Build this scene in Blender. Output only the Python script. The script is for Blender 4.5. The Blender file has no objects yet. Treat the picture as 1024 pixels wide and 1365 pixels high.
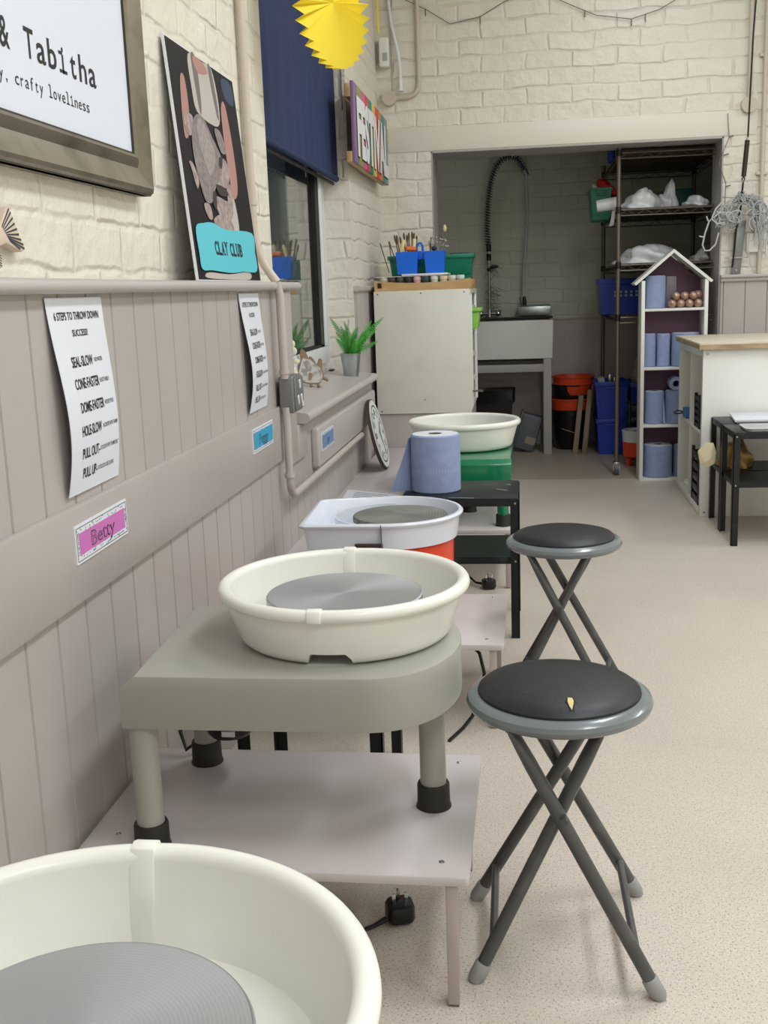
import bpy, bmesh, math, random
from mathutils import Vector, Matrix
random.seed(7)
PI = math.pi
scn = bpy.context.scene
COL = scn.collection

# ------------------------------------------------------------------ materials
def lin(c):
    c /= 255.0
    return c / 12.92 if c <= 0.04045 else ((c + 0.055) / 1.055) ** 2.4
def rgb(t): return (lin(t[0]), lin(t[1]), lin(t[2]), 1.0)
MATS = {}
def mat(name, col, rough=0.5, metal=0.0, bump=None, var=None, coat=0.0, spec=0.5, trans=0.0, subs=0.0):
    if name in MATS: return MATS[name]
    m = bpy.data.materials.new(name); m.use_nodes = True
    nt = m.node_tree; b = nt.nodes['Principled BSDF']
    b.inputs['Base Color'].default_value = rgb(col)
    b.inputs['Roughness'].default_value = rough
    b.inputs['Metallic'].default_value = metal
    b.inputs['Coat Weight'].default_value = coat
    b.inputs['Specular IOR Level'].default_value = spec
    b.inputs['Transmission Weight'].default_value = trans
    tc = nt.nodes.new('ShaderNodeTexCoord')
    if var:                                   # (scale, other colour, low, high)
        n = nt.nodes.new('ShaderNodeTexNoise'); n.inputs['Scale'].default_value = var[0]; n.inputs['Detail'].default_value = 5
        r = nt.nodes.new('ShaderNodeMapRange'); r.inputs[1].default_value = var[2]; r.inputs[2].default_value = var[3]
        mx = nt.nodes.new('ShaderNodeMix'); mx.data_type = 'RGBA'
        mx.inputs[6].default_value = rgb(col); mx.inputs[7].default_value = rgb(var[1])
        nt.links.new(tc.outputs['Object'], n.inputs['Vector']); nt.links.new(n.outputs['Fac'], r.inputs[0])
        nt.links.new(r.outputs[0], mx.inputs[0]); nt.links.new(mx.outputs[2], b.inputs['Base Color'])
    if bump:                                  # (scale, strength)
        n = nt.nodes.new('ShaderNodeTexNoise'); n.inputs['Scale'].default_value = bump[0]; n.inputs['Detail'].default_value = 4
        bp = nt.nodes.new('ShaderNodeBump'); bp.inputs['Strength'].default_value = bump[1]; bp.inputs['Distance'].default_value = 0.004
        nt.links.new(tc.outputs['Object'], n.inputs['Vector']); nt.links.new(n.outputs['Fac'], bp.inputs['Height'])
        nt.links.new(bp.outputs[0], b.inputs['Normal'])
    MATS[name] = m
    return m

def brick_mat(name, col, col2, bw=0.238, rh=0.089, strength=0.72):
    m = bpy.data.materials.new(name); m.use_nodes = True
    nt = m.node_tree; b = nt.nodes['Principled BSDF']; L = nt.links.new
    uv = nt.nodes.new('ShaderNodeUVMap')
    n1 = nt.nodes.new('ShaderNodeTexNoise'); n1.inputs['Scale'].default_value = 7; n1.inputs['Detail'].default_value = 3
    L(uv.outputs[0], n1.inputs['Vector'])
    sub = nt.nodes.new('ShaderNodeVectorMath'); sub.operation = 'SUBTRACT'; sub.inputs[1].default_value = (.5, .5, .5)
    L(n1.outputs['Color'], sub.inputs[0])
    sc = nt.nodes.new('ShaderNodeVectorMath'); sc.operation = 'SCALE'; sc.inputs['Scale'].default_value = 0.038
    L(sub.outputs[0], sc.inputs[0])
    ad = nt.nodes.new('ShaderNodeVectorMath'); ad.operation = 'ADD'; L(uv.outputs[0], ad.inputs[0]); L(sc.outputs[0], ad.inputs[1])
    br = nt.nodes.new('ShaderNodeTexBrick')
    br.inputs['Scale'].default_value = 1.0; br.inputs['Brick Width'].default_value = bw; br.inputs['Row Height'].default_value = rh
    br.inputs['Mortar Size'].default_value = 0.011; br.inputs['Mortar Smooth'].default_value = 1.0; br.inputs['Bias'].default_value = 0.0
    br.inputs['Color1'].default_value = (.75, .75, .75, 1); br.inputs['Color2'].default_value = (1, 1, 1, 1); br.inputs['Mortar'].default_value = (0, 0, 0, 1)
    L(ad.outputs[0], br.inputs['Vector'])
    n2 = nt.nodes.new('ShaderNodeTexNoise'); n2.inputs['Scale'].default_value = 16; n2.inputs['Detail'].default_value = 6; n2.inputs['Roughness'].default_value = .6
    L(uv.outputs[0], n2.inputs['Vector'])
    n3 = nt.nodes.new('ShaderNodeTexNoise'); n3.inputs['Scale'].default_value = 5; n3.inputs['Detail'].default_value = 2
    L(uv.outputs[0], n3.inputs['Vector'])
    # mortar partly filled with paint: depth fades in and out along the wall
    mr = nt.nodes.new('ShaderNodeMapRange'); mr.inputs[1].default_value = .35; mr.inputs[2].default_value = .65; mr.inputs[3].default_value = .2; mr.inputs[4].default_value = .9
    L(n3.outputs['Fac'], mr.inputs[0])
    mu = nt.nodes.new('ShaderNodeMath'); mu.operation = 'MULTIPLY'; L(br.outputs['Color'], mu.inputs[0]); L(mr.outputs[0], mu.inputs[1])
    ma = nt.nodes.new('ShaderNodeMath'); ma.operation = 'MULTIPLY_ADD'; ma.inputs[1].default_value = 1.1; L(n2.outputs['Fac'], ma.inputs[0]); L(mu.outputs[0], ma.inputs[2])
    bp = nt.nodes.new('ShaderNodeBump'); bp.inputs['Strength'].default_value = strength; bp.inputs['Distance'].default_value = 0.012
    L(ma.outputs[0], bp.inputs['Height']); L(bp.outputs[0], b.inputs['Normal'])
    mx = nt.nodes.new('ShaderNodeMix'); mx.data_type = 'RGBA'
    mx.inputs[6].default_value = rgb(col2); mx.inputs[7].default_value = rgb(col)
    r2 = nt.nodes.new('ShaderNodeMapRange'); r2.inputs[1].default_value = .0; r2.inputs[2].default_value = .6; r2.inputs[3].default_value = .62
    L(mu.outputs[0], r2.inputs[0]); L(r2.outputs[0], mx.inputs[0]); L(mx.outputs[2], b.inputs['Base Color'])
    b.inputs['Roughness'].default_value = .42
    MATS[name] = m
    return m

def floor_mat(name, col, sp1, sp2):
    m = bpy.data.materials.new(name); m.use_nodes = True
    nt = m.node_tree; b = nt.nodes['Principled BSDF']; L = nt.links.new
    tc = nt.nodes.new('ShaderNodeTexCoord')
    prev = None
    base = rgb(col)
    for sc, lo, hi, c in ((260, .60, .66, sp1), (330, .62, .67, sp2)):
        n = nt.nodes.new('ShaderNodeTexNoise'); n.inputs['Scale'].default_value = sc; n.inputs['Detail'].default_value = 1
        L(tc.outputs['Object'], n.inputs['Vector'])
        r = nt.nodes.new('ShaderNodeMapRange'); r.inputs[1].default_value = lo; r.inputs[2].default_value = hi
        L(n.outputs['Fac'], r.inputs[0])
        mx = nt.nodes.new('ShaderNodeMix'); mx.data_type = 'RGBA'; mx.inputs[7].default_value = rgb(c)
        L(r.outputs[0], mx.inputs[0])
        if prev is None: mx.inputs[6].default_value = base
        else: L(prev.outputs[2], mx.inputs[6])
        prev = mx
    n = nt.nodes.new('ShaderNodeTexNoise'); n.inputs['Scale'].default_value = 2.2; n.inputs['Detail'].default_value = 5
    L(tc.outputs['Object'], n.inputs['Vector'])
    r = nt.nodes.new('ShaderNodeMapRange'); r.inputs[1].default_value = .4; r.inputs[2].default_value = .75; r.inputs[3].default_value = 0; r.inputs[4].default_value = .16
    L(n.outputs['Fac'], r.inputs[0])
    mx = nt.nodes.new('ShaderNodeMix'); mx.data_type = 'RGBA'; mx.inputs[7].default_value = rgb((140, 130, 120))
    L(r.outputs[0], mx.inputs[0]); L(prev.outputs[2], mx.inputs[6]); L(mx.outputs[2], b.inputs['Base Color'])
    b.inputs['Roughness'].default_value = .42
    MATS[name] = m
    return m

def wood_mat(name, c1, c2, scale=(3, 40, 40), rough=.55):
    m = bpy.data.materials.new(name); m.use_nodes = True
    nt = m.node_tree; b = nt.nodes['Principled BSDF']; L = nt.links.new
    tc = nt.nodes.new('ShaderNodeTexCoord'); mp = nt.nodes.new('ShaderNodeMapping'); mp.inputs['Scale'].default_value = scale
    n = nt.nodes.new('ShaderNodeTexNoise'); n.inputs['Scale'].default_value = 1.5; n.inputs['Detail'].default_value = 6
    L(tc.outputs['Object'], mp.inputs[0]); L(mp.outputs[0], n.inputs['Vector'])
    mx = nt.nodes.new('ShaderNodeMix'); mx.data_type = 'RGBA'; mx.inputs[6].default_value = rgb(c1); mx.inputs[7].default_value = rgb(c2)
    r = nt.nodes.new('ShaderNodeMapRange'); r.inputs[1].default_value = .35; r.inputs[2].default_value = .65
    L(n.outputs['Fac'], r.inputs[0]); L(r.outputs[0], mx.inputs[0]); L(mx.outputs[2], b.inputs['Base Color'])
    b.inputs['Roughness'].default_value = rough
    MATS[name] = m
    return m

def turned_mat(name, c1, c2, metal, rough, scale=55):     # turned metal disc: concentric rings round the object's own axis
    m = bpy.data.materials.new(name); m.use_nodes = True
    nt = m.node_tree; b = nt.nodes['Principled BSDF']; L = nt.links.new
    tc = nt.nodes.new('ShaderNodeTexCoord')
    w = nt.nodes.new('ShaderNodeTexWave'); w.wave_type = 'RINGS'; w.rings_direction = 'Z'
    w.inputs['Scale'].default_value = scale; w.inputs['Distortion'].default_value = 2.5; w.inputs['Detail'].default_value = 2; w.inputs['Detail Scale'].default_value = 2
    L(tc.outputs['Object'], w.inputs['Vector'])
    n = nt.nodes.new('ShaderNodeTexNoise'); n.inputs['Scale'].default_value = 14; n.inputs['Detail'].default_value = 5
    L(tc.outputs['Object'], n.inputs['Vector'])
    mu = nt.nodes.new('ShaderNodeMath'); mu.operation = 'MULTIPLY'; L(w.outputs['Fac'], mu.inputs[0]); L(n.outputs['Fac'], mu.inputs[1])
    mx = nt.nodes.new('ShaderNodeMix'); mx.data_type = 'RGBA'; mx.inputs[6].default_value = rgb(c1); mx.inputs[7].default_value = rgb(c2)
    L(mu.outputs[0], mx.inputs[0]); L(mx.outputs[2], b.inputs['Base Color'])
    b.inputs['Metallic'].default_value = metal; b.inputs['Roughness'].default_value = rough
    b.inputs['Anisotropic'].default_value = 0.75; tg = nt.nodes.new('ShaderNodeTangent'); tg.direction_type = 'RADIAL'; tg.axis = 'Z'; L(tg.outputs[0], b.inputs['Tangent'])
    bp = nt.nodes.new('ShaderNodeBump'); bp.inputs['Strength'].default_value = .02; bp.inputs['Distance'].default_value = .0005
    L(w.outputs['Fac'], bp.inputs['Height']); L(bp.outputs[0], b.inputs['Normal'])
    MATS[name] = m
    return m

brick_cream = brick_mat('painted_brick', (232, 227, 213), (218, 211, 196))
brick_alcove = brick_mat('alcove_brick', (198, 200, 184), (188, 190, 174), strength=.4)  # same cream paint, greyed: the alcove's dimness is put into the colour
plaster = mat('cream_plaster', (230, 225, 212), .5, bump=(30, .15))
mauve = mat('mauve_paint', (184, 177, 173), .38, bump=(24, .10), var=(3, (178, 171, 167), .4, .7))
mauve_rail = mat('mauve_rail', (190, 184, 181), .32, bump=(20, .08))
mauve_grey = mat('mauve_reveal', (176, 173, 170), .5)
floor_m = floor_mat('vinyl_floor', (204, 194, 181), (158, 144, 128), (226, 220, 210))
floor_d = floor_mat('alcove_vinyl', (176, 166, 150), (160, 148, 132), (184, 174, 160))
ceil_m = mat('ceiling_paint', (240, 238, 232), .8)
upvc = mat('white_upvc', (232, 236, 240), .25)
gasket = mat('gasket', (22, 23, 25), .5)
white_pl = mat('white_plastic', (238, 239, 230), .26, var=(9, (230, 231, 220), .45, .75))
white_pl2 = mat('white_plastic_blue', (226, 230, 240), .25)
white_lam = mat('white_laminate', (236, 238, 232), .35, bump=(50, .02))
cab_white = mat('cabinet_white', (222, 223, 212), .4, var=(6, (212, 212, 200), .5, .75))
deck_grey = mat('grey_enamel', (164, 164, 155), .36, bump=(120, .03))
rubber = mat('rubber', (32, 31, 28), .55, bump=(90, .15))
head_m = turned_mat('wheel_head_metal', (176, 178, 182), (190, 192, 195), .6, .40, 90)
head_clay = turned_mat('wheel_head_clay', (112, 114, 108), (158, 160, 152), .15, .45, 40)
stand_m = mat('stand_mauve', (202, 195, 195), .42, bump=(40, .03), var=(5, (195, 187, 186), .45, .75))
stand_leg = mat('stand_leg', (178, 166, 158), .42)
black_m = mat('black_metal', (24, 29, 32), .42, spec=.35, bump=(60, .05), var=(16, (52, 55, 58), .62, .74))
black_pl = mat('black_plastic', (18, 18, 20), .35)
black_hole = mat('black_rubber_cable', (16, 16, 17), .45)
grey_tube = mat('stool_grey', (80, 82, 82), .34, metal=.2, var=(22, (94, 94, 92), .5, .7))
rim_grey = mat('stool_rim', (110, 118, 120), .25, coat=.3)
vinyl_b = mat('black_vinyl', (28, 30, 35), .45, bump=(140, .12), spec=.4)
tip_grey = mat('foot_tip', (150, 152, 150), .5)
foam = mat('foam', (214, 196, 140), .8)
green_m = mat('green_enamel', (0, 116, 76), .22, coat=.5)
orange_m = mat('orange_plastic', (235, 70, 30), .3)
orange_d = mat('orange_trug', (226, 78, 34), .42)
brown_d = mat('brown_clip', (62, 44, 36), .35)
bluepaper = mat('blue_paper', (148, 163, 200), .9, bump=(160, .25), var=(30, (138, 154, 192), .4, .7))
white_paper = mat('white_paper', (232, 236, 244), .35)
paper_core = mat('card_core', (120, 104, 88), .8)
ink = mat('ink', (26, 26, 30), .6)
ink_soft = mat('ink_soft', (58, 58, 64), .6)
navy = mat('navy_fabric', (36, 51, 92), .85, bump=(200, .15))
yellow_p = mat('yellow_paper', (252, 232, 74), .7)
frame_m = mat('pewter_frame', (132, 124, 108), .36, metal=.5, var=(12, (98, 90, 76), .45, .7))
sign_white = mat('sign_white', (226, 232, 244), .4)
tin = mat('galvanised', (186, 192, 194), .3, metal=.85, var=(18, (160, 166, 170), .4, .7))
leaf = mat('fern_leaf', (98, 194, 82), .5, var=(30, (66, 166, 58), .4, .65))
leaf_d = mat('stem_dry', (120, 116, 96), .8)
steel = mat('steel', (170, 172, 172), .25, metal=1.0)
chrome = mat('chrome', (210, 212, 214), .12, metal=1.0)
wire_m = mat('shelf_wire', (118, 110, 98), .4, metal=.7)
dark_shelf = mat('shelf_deck', (92, 80, 66), .6, var=(20, (60, 52, 44), .4, .65))
ceramic = mat('sink_ceramic', (226, 226, 222), .15)
purple = mat('purple_board', (110, 76, 98), .6)
copper = mat('copper_bauble', (182, 152, 134), .28, metal=.5, var=(30, (140, 108, 92), .5, .7))
blue_pl = mat('blue_crate', (24, 62, 178), .35)
blue_br = mat('blue_caddy', (24, 108, 226), .3)
green_cr = mat('green_crate', (0, 122, 92), .35)
green_li = mat('green_tub', (140, 196, 84), .4)
grey_box = mat('grey_tub', (92, 96, 104), .45)
bag_m = mat('white_bag', (226, 228, 230), .3, trans=.0, bump=(40, .3))
red_m = mat('red_cloth', (206, 36, 36), .6)
oldwood = wood_mat('old_wood', (146, 128, 98), (112, 96, 72), (6, 6, 2))
ply = wood_mat('plywood_top', (232, 224, 208), (216, 204, 182), (4, 18, 4))
ply_edge = wood_mat('plywood_edge', (192, 168, 136), (160, 132, 102), (6, 6, 30))
tanwood = wood_mat('tan_wood', (206, 172, 124), (190, 152, 104), (6, 20, 20))
pipe_m = mat('pipe_paint', (206, 194, 178), .4, bump=(40, .05))
pipe_mv = mat('pipe_mauve', (192, 181, 176), .38)
metal_box = mat('metal_box', (132, 134, 134), .35, metal=.5, bump=(60, .06))
led_white = mat('lead_white', (186, 190, 191), .5)
pot_br = mat('ornament_rim', (150, 124, 98), .6)
pot_gl = mat('ornament_glaze', (205, 200, 194), .5, var=(40, (150, 148, 146), .5, .62))
cream_p = mat('cream_petals', (240, 232, 206), .7)
gold = mat('gold_bag', (156, 130, 70), .35, metal=.5, bump=(30, .4))
cream_cl = mat('cream_cloth', (238, 228, 188), .6, bump=(30, .2))
pink_l = mat('pink_card', (208, 118, 190), .5)
cyan_l = mat('cyan_card', (52, 160, 200), .5)
blue_l = mat('blue_card', (112, 142, 186), .5)
beige_bag = mat('beige_bag', (160, 150, 128), .8, bump=(30, .5))

# glass for the window
def glass_mat():
    m = bpy.data.materials.new('window_glass'); m.use_nodes = True
    b = m.node_tree.nodes['Principled BSDF']
    b.inputs['Base Color'].default_value = (.85, .92, .9, 1); b.inputs['Roughness'].default_value = .01
    b.inputs['Transmission Weight'].default_value = 1.0; b.inputs['IOR'].default_value = 1.5
    return m
glass = glass_mat()

# ------------------------------------------------------------------ mesh builder
def V(*a): return Vector(a)
class MB:
    def __init__(self): self.bm = bmesh.new()
    def box(self, x0, x1, y0, y1, z0, z1, b=0.0, seg=2):
        bm = self.bm
        vs = [bm.verts.new((x, y, z)) for z in (z0, z1) for (x, y) in ((x0, y0), (x1, y0), (x1, y1), (x0, y1))]
        fs = [(3, 2, 1, 0), (4, 5, 6, 7), (0, 1, 5, 4), (1, 2, 6, 5), (2, 3, 7, 6), (3, 0, 4, 7)]
        faces = [bm.faces.new([vs[i] for i in f]) for f in fs]
        if b > 0:
            es = list({e for f in faces for e in f.edges})
            bmesh.ops.bevel(bm, geom=es, offset=b, segments=seg, affect='EDGES', profile=.5)
        return self
    def obox(self, c, sx, sy, sz, M=None, b=0.0):       # box by centre with a rotation matrix
        t = MB(); t.box(-sx/2, sx/2, -sy/2, sy/2, -sz/2, sz/2, b)
        return self.merge(t, Matrix.Translation(Vector(c)) @ (M.to_4x4() if M else Matrix()))
    def merge(self, o, M=Matrix()):
        mp = {}
        for v in o.bm.verts: mp[v] = self.bm.verts.new(M @ v.co)
        for f in o.bm.faces:
            try: self.bm.faces.new([mp[v] for v in f.verts])
            except ValueError: pass
        o.bm.free()
        return self
    def tube(self, pts, r, seg=10, closed=False, cap=True, squash=None):
        bm = self.bm; P = [Vector(p) for p in pts]; n = len(P)
        R = r if isinstance(r, (list, tuple)) else [r]*n
        T = []
        for i in range(n):
            a = P[i-1] if (i > 0 or closed) else P[i]; c = P[(i+1) % n] if (i < n-1 or closed) else P[i]
            T.append((c-a).normalized())
        up = Vector((0, 0, 1)) if abs(T[0].z) < .9 else Vector((0, 1, 0))
        N = T[0].cross(up).normalized(); rings = []
        for i in range(n):
            N = (N - T[i]*N.dot(T[i]))
            N = N.normalized() if N.length > 1e-6 else T[i].orthogonal().normalized()
            B = T[i].cross(N)
            sq = squash[i] if squash else (1, 1)
            rings.append([bm.verts.new(P[i] + N*(math.cos(2*PI*k/seg)*R[i]*sq[0]) + B*(math.sin(2*PI*k/seg)*R[i]*sq[1])) for k in range(seg)])
        for i in range(n if closed else n-1):
            a = rings[i]; c = rings[(i+1) % n]
            for k in range(seg):
                bm.faces.new((a[k], a[(k+1) % seg], c[(k+1) % seg], c[k]))
        if cap and not closed:
            bm.faces.new(rings[0][::-1]); bm.faces.new(rings[-1])
        return self
    def cyl(self, p0, p1, r0, r1=None, seg=20):
        return self.tube([p0, p1], [r0, r0 if r1 is None else r1], seg)
    def lathe(self, prof, c=(0, 0, 0), seg=64):
        bm = self.bm; rings = []
        for (r, z) in prof:
            if r < 1e-6: rings.append([bm.verts.new((c[0], c[1], c[2]+z))])
            else: rings.append([bm.verts.new((c[0]+r*math.cos(2*PI*k/seg), c[1]+r*math.sin(2*PI*k/seg), c[2]+z)) for k in range(seg)])
        for i in range(len(rings)-1):
            a, b = rings[i], rings[i+1]
            for k in range(seg):
                k2 = (k+1) % seg
                if len(a) == 1 and len(b) == 1: continue
                if len(a) == 1: bm.faces.new((a[0], b[k2], b[k]))
                elif len(b) == 1: bm.faces.new((a[k], a[k2], b[0]))
                else: bm.faces.new((a[k], a[k2], b[k2], b[k]))
        return self
    def prism(self, poly, f0, f1):                 # poly 2-D; f0/f1 map (u,v) to the two faces
        bm = self.bm
        a = [bm.verts.new(f0(u, v)) for u, v in poly]; b = [bm.verts.new(f1(u, v)) for u, v in poly]; n = len(poly)
        bm.faces.new(a[::-1]); bm.faces.new(b)
        for i in range(n): bm.faces.new((a[i], a[(i+1) % n], b[(i+1) % n], b[i]))
        return self
    def zprism(self, poly, z0, z1): return self.prism(poly, lambda u, v: (u, v, z0), lambda u, v: (u, v, z1))
    def poly(self, pts):
        self.bm.faces.new([self.bm.verts.new(p) for p in pts]); return self
    def sphere(self, c, r, seg=16, rings=10, s=(1, 1, 1)):
        bmesh.ops.create_uvsphere(self.bm, u_segments=seg, v_segments=rings, radius=r, matrix=Matrix.Translation(Vector(c)) @ Matrix.Diagonal((*s, 1)))
        return self
    def grid(self, nu, nv, f):
        bm = self.bm
        G = [[bm.verts.new(f(i/nu, j/nv)) for j in range(nv+1)] for i in range(nu+1)]
        for i in range(nu):
            for j in range(nv): bm.faces.new((G[i][j], G[i+1][j], G[i+1][j+1], G[i][j+1]))
        return self
    def bevel(self, off, ang=40, seg=2):
        bm = self.bm; bm.normal_update()
        es = [e for e in bm.edges if len(e.link_faces) == 2 and e.calc_face_angle(0) > math.radians(ang)]
        bmesh.ops.bevel(bm, geom=es, offset=off, segments=seg, affect='EDGES', profile=.5)
        return self
    def build(self, name, material, parent=None, ang=35, recalc=True):
        bm = self.bm
        if recalc: bmesh.ops.recalc_face_normals(bm, faces=bm.faces)
        bm.normal_update()
        uvl = bm.loops.layers.uv.new('UVMap')
        for f in bm.faces:
            n = f.normal; ax = max(range(3), key=lambda i: abs(n[i]))
            for l in f.loops:
                c = l.vert.co
                l[uvl].uv = (c.y, c.z) if ax == 0 else ((c.x, c.z) if ax == 1 else (c.x, c.y))
            f.smooth = True
        for e in bm.edges:
            if len(e.link_faces) == 2 and e.calc_face_angle(0) > math.radians(ang): e.smooth = False
        if parent is not None:
            off = Vector(parent.location)
            p = parent.parent
            while p is not None: off += Vector(p.location); p = p.parent
            bmesh.ops.translate(bm, verts=bm.verts, vec=-off)
        me = bpy.data.meshes.new(name); bm.to_mesh(me); bm.free()
        me.materials.append(material)
        o = bpy.data.objects.new(name, me); COL.objects.link(o)
        if parent is not None: o.parent = parent
        return o

def thing(name, label, cat, loc=(0, 0, 0), group=None):
    o = bpy.data.objects.new(name, None); COL.objects.link(o); o.location = loc; o.empty_display_size = .05
    return tag(o, label, cat, group)
def tag(o, label, cat, group=None):
    o['label'] = label; o['category'] = cat
    if group: o['group'] = group
    return o
def struct(o): o['kind'] = 'structure'; return o
def kids(o): return [c for c in COL.objects if c.parent == o]
def copy_tree(o, parent=None):
    c = o.copy(); COL.objects.link(c)
    if parent is not None: c.parent = parent
    for ch in kids(o): copy_tree(ch, c)
    return c
def clone(src, label, loc, rz=0.0, group=None, scale=None):
    c = copy_tree(src); c['label'] = label; c.location = loc; c.rotation_euler = (0, 0, rz)
    if scale: c.scale = scale
    if group: c['group'] = group
    return c

def smooth_poly(p, k=4):
    n = len(p); out = []
    for i in range(n):
        p0, p1, p2, p3 = p[i-1], p[i], p[(i+1) % n], p[(i+2) % n]
        for j in range(k):
            t = j/k
            out.append(tuple(.5*((2*p1[a]) + (-p0[a]+p2[a])*t + (2*p0[a]-5*p1[a]+4*p2[a]-p3[a])*t*t + (-p0[a]+3*p1[a]-3*p2[a]+p3[a])*t**3) for a in (0, 1)))
    return out
def rounded_rect(x0, x1, y0, y1, r, k=5):
    out = []
    for cx, cy, a0 in ((x1-r, y0+r, -PI/2), (x1-r, y1-r, 0), (x0+r, y1-r, PI/2), (x0+r, y0+r, PI)):
        for i in range(k+1):
            a = a0 + PI/2*i/k; out.append((cx+r*math.cos(a), cy+r*math.sin(a)))
    return out

# lettering: glyph outlines as flat faces, mapped on to a surface
def glyphs(txt, bold=0.0):
    cu = bpy.data.curves.new('t', 'FONT'); cu.body = txt; cu.size = 1.0; cu.offset = bold; cu.resolution_u = 3
    ob = bpy.data.objects.new('t', cu); COL.objects.link(ob)
    dg = bpy.context.evaluated_depsgraph_get(); dg.update()
    me = bpy.data.meshes.new_from_object(ob.evaluated_get(dg))
    vs = [(v.co.x, v.co.y) for v in me.vertices]; fs = [tuple(p.vertices) for p in me.polygons]
    bpy.data.objects.remove(ob); bpy.data.curves.remove(cu); bpy.data.meshes.remove(me)
    return vs, fs
def write(mb, txt, u0, u1, v0, v1, f, bold=0.0, vh=None):
    """fit txt to the box u0..u1, v0..v1 (cap height) and map with f(u, v)"""
    vs, fs = glyphs(txt, bold)
    if not vs: return
    x0 = min(v[0] for v in vs); x1 = max(v[0] for v in vs)
    ca = vh if vh else .73
    bv = [mb.bm.verts.new(f(u0+(x-x0)/(x1-x0)*(u1-u0), v0+y/ca*(v1-v0))) for x, y in vs]
    for fc in fs:
        try: mb.bm.faces.new([bv[i] for i in fc])
        except ValueError: pass
def write_mono(mb, txt, u0, pitch, v0, h, f, bold=0.0, wfrac=.74, slabs=''):
    """fixed-pitch lettering; slab serifs under and over the listed letters"""
    for i, ch in enumerate(txt):
        if ch == ' ': continue
        vs, fs = glyphs(ch, bold)
        x0 = min(v[0] for v in vs); x1 = max(v[0] for v in vs)
        cell = pitch*wfrac; w = (x1-x0)*h/.73*.86
        if ch in ',.': w = pitch*.26
        elif ch in 'il': w = pitch*.17
        elif ch in 'tfr': w = pitch*.55
        else: w = cell
        c = u0 + pitch*(i+.5)
        bv = [mb.bm.verts.new(f(c-w/2+(x-x0)/(x1-x0)*w, v0+y/.73*h)) for x, y in vs]
        for fc in fs:
            try: mb.bm.faces.new([bv[k] for k in fc])
            except ValueError: pass
        if ch in slabs:
            t = h*(.10+bold); hw = pitch*.36
            mb.poly([f(c-hw, v0), f(c+hw, v0), f(c+hw, v0+t), f(c-hw, v0+t)])
            top = h*.73 if ch == 'i' else h
            mb.poly([f(c-hw, v0+top-t), f(c, v0+top-t), f(c, v0+top), f(c-hw, v0+top)])

# ------------------------------------------------------------------ setting
W = -0.745          # face of the boarded dado
B = -0.80           # face of the painted brick above it
YB = 6.2            # back wall
m = MB().box(-1.1, 4.2, -2.6, 6.26, -.1, 0); struct(m.build('floor', floor_m))
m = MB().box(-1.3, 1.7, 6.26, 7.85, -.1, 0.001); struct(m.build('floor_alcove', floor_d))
m = MB().box(-1.1, 4.2, -2.6, 6.2, 3.0, 3.1); struct(m.build('ceiling', ceil_m))
# left wall with a window opening
m = MB()
m.box(-1.1, B, -2.6, 3.46, 0, 3.0); m.box(-1.1, B, 5.08, YB+.3, 0, 3.0)
m.box(-1.1, B, 3.46, 5.08, 2.55, 3.0); m.box(-1.1, B, 3.46, 5.08, 0, .70)
struct(m.build('wall_left', brick_cream))
# back wall with the alcove opening
m = MB()
m.box(B, -.515, YB, YB+.3, 0, 3.0); m.box(1.035, 4.2, YB, YB+.3, 0, 3.0); m.box(-.515, 1.035, YB, YB+.3, 1.835, 3.0)
struct(m.build('wall_back', brick_cream))
m = MB()
m.box(-.75, 1.2, YB-.006, YB+.002, 1.839, 1.965, .003); struct(m.build('trim_1', plaster))          # smooth band over the opening
m = MB()                                                                                              # painted reveal of the opening
m.box(-.516, -.508, YB-.001, YB+.302, 0, 1.835); m.box(1.028, 1.036, YB-.001, YB+.302, 0, 1.835); m.box(-.516, 1.036, YB-.001, YB+.302, 1.828, 1.8355)
struct(m.build('trim_2', mauve_grey))
m = MB().box(4.2, 4.3, -2.6, 6.5, 0, 3.0); struct(m.build('wall_right', plaster))
m = MB().box(-1.1, 4.3, -2.7, -2.6, 0, 3.0); struct(m.build('wall_front', plaster))
# alcove shell
m = MB().box(-1.3, 1.7, 7.75, 7.85, 0, 2.3); struct(m.build('wall_alcove_back', brick_alcove))
m = MB().box(-1.4, -1.3, 6.5, 7.85, 0, 2.3); m.box(-1.3, -1.1, 6.45, 6.5, 0, 2.3); struct(m.build('wall_alcove_left', brick_alcove))
m = MB().box(1.6, 1.7, 6.5, 7.85, 0, 2.3); struct(m.build('wall_alcove_right', brick_alcove))
m = MB().box(-1.4, 1.7, 6.5, 7.85, 2.2, 2.3); struct(m.build('ceiling_alcove', mauve_grey))
m = MB().box(-1.3, 1.6, 7.735, 7.75, 0, .862); m.box(-1.3, 1.6, 7.728, 7.75, .862, .874, .003); struct(m.build('trim_3', mauve))

# boarded dado on the left wall: V-jointed boards
def boards(mb, x, xb, y0, y1, z0, z1, first=1.464-.1137*40, pitch=.1137, g=.004):
    k = math.floor((y0-first)/pitch); poly = [(y0, xb), (y0, x)]
    y = first + pitch*(k+1)
    while y < y1 - g:
        if y > y0 + g: poly += [(y-g, x), (y-g*.3, x-.006), (y+g*.3, x-.006), (y+g, x)]
        y += pitch
    poly += [(y1, x), (y1, xb)]
    mb.prism(poly, lambda u, v: (v, u, z0), lambda u, v: (v, u, z1))
m = MB(); boards(m, W, B, -2.6, 3.385, .66, 1.113); boards(m, W, B, -2.6, 5.1, 0, .66); boards(m, -.785, B, 5.1, YB, 0, 1.113)
struct(m.build('wall_left_boarding', mauve, ang=20))
m = MB().box(W-.002, W+.013, -2.6, 3.40, .611, .773, .005); m.box(W-.002, W+.011, -2.6, 3.1, 0, .10, .004)
struct(m.build('trim_4', mauve))                                        # wide flat board across the dado
m = MB()
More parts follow.
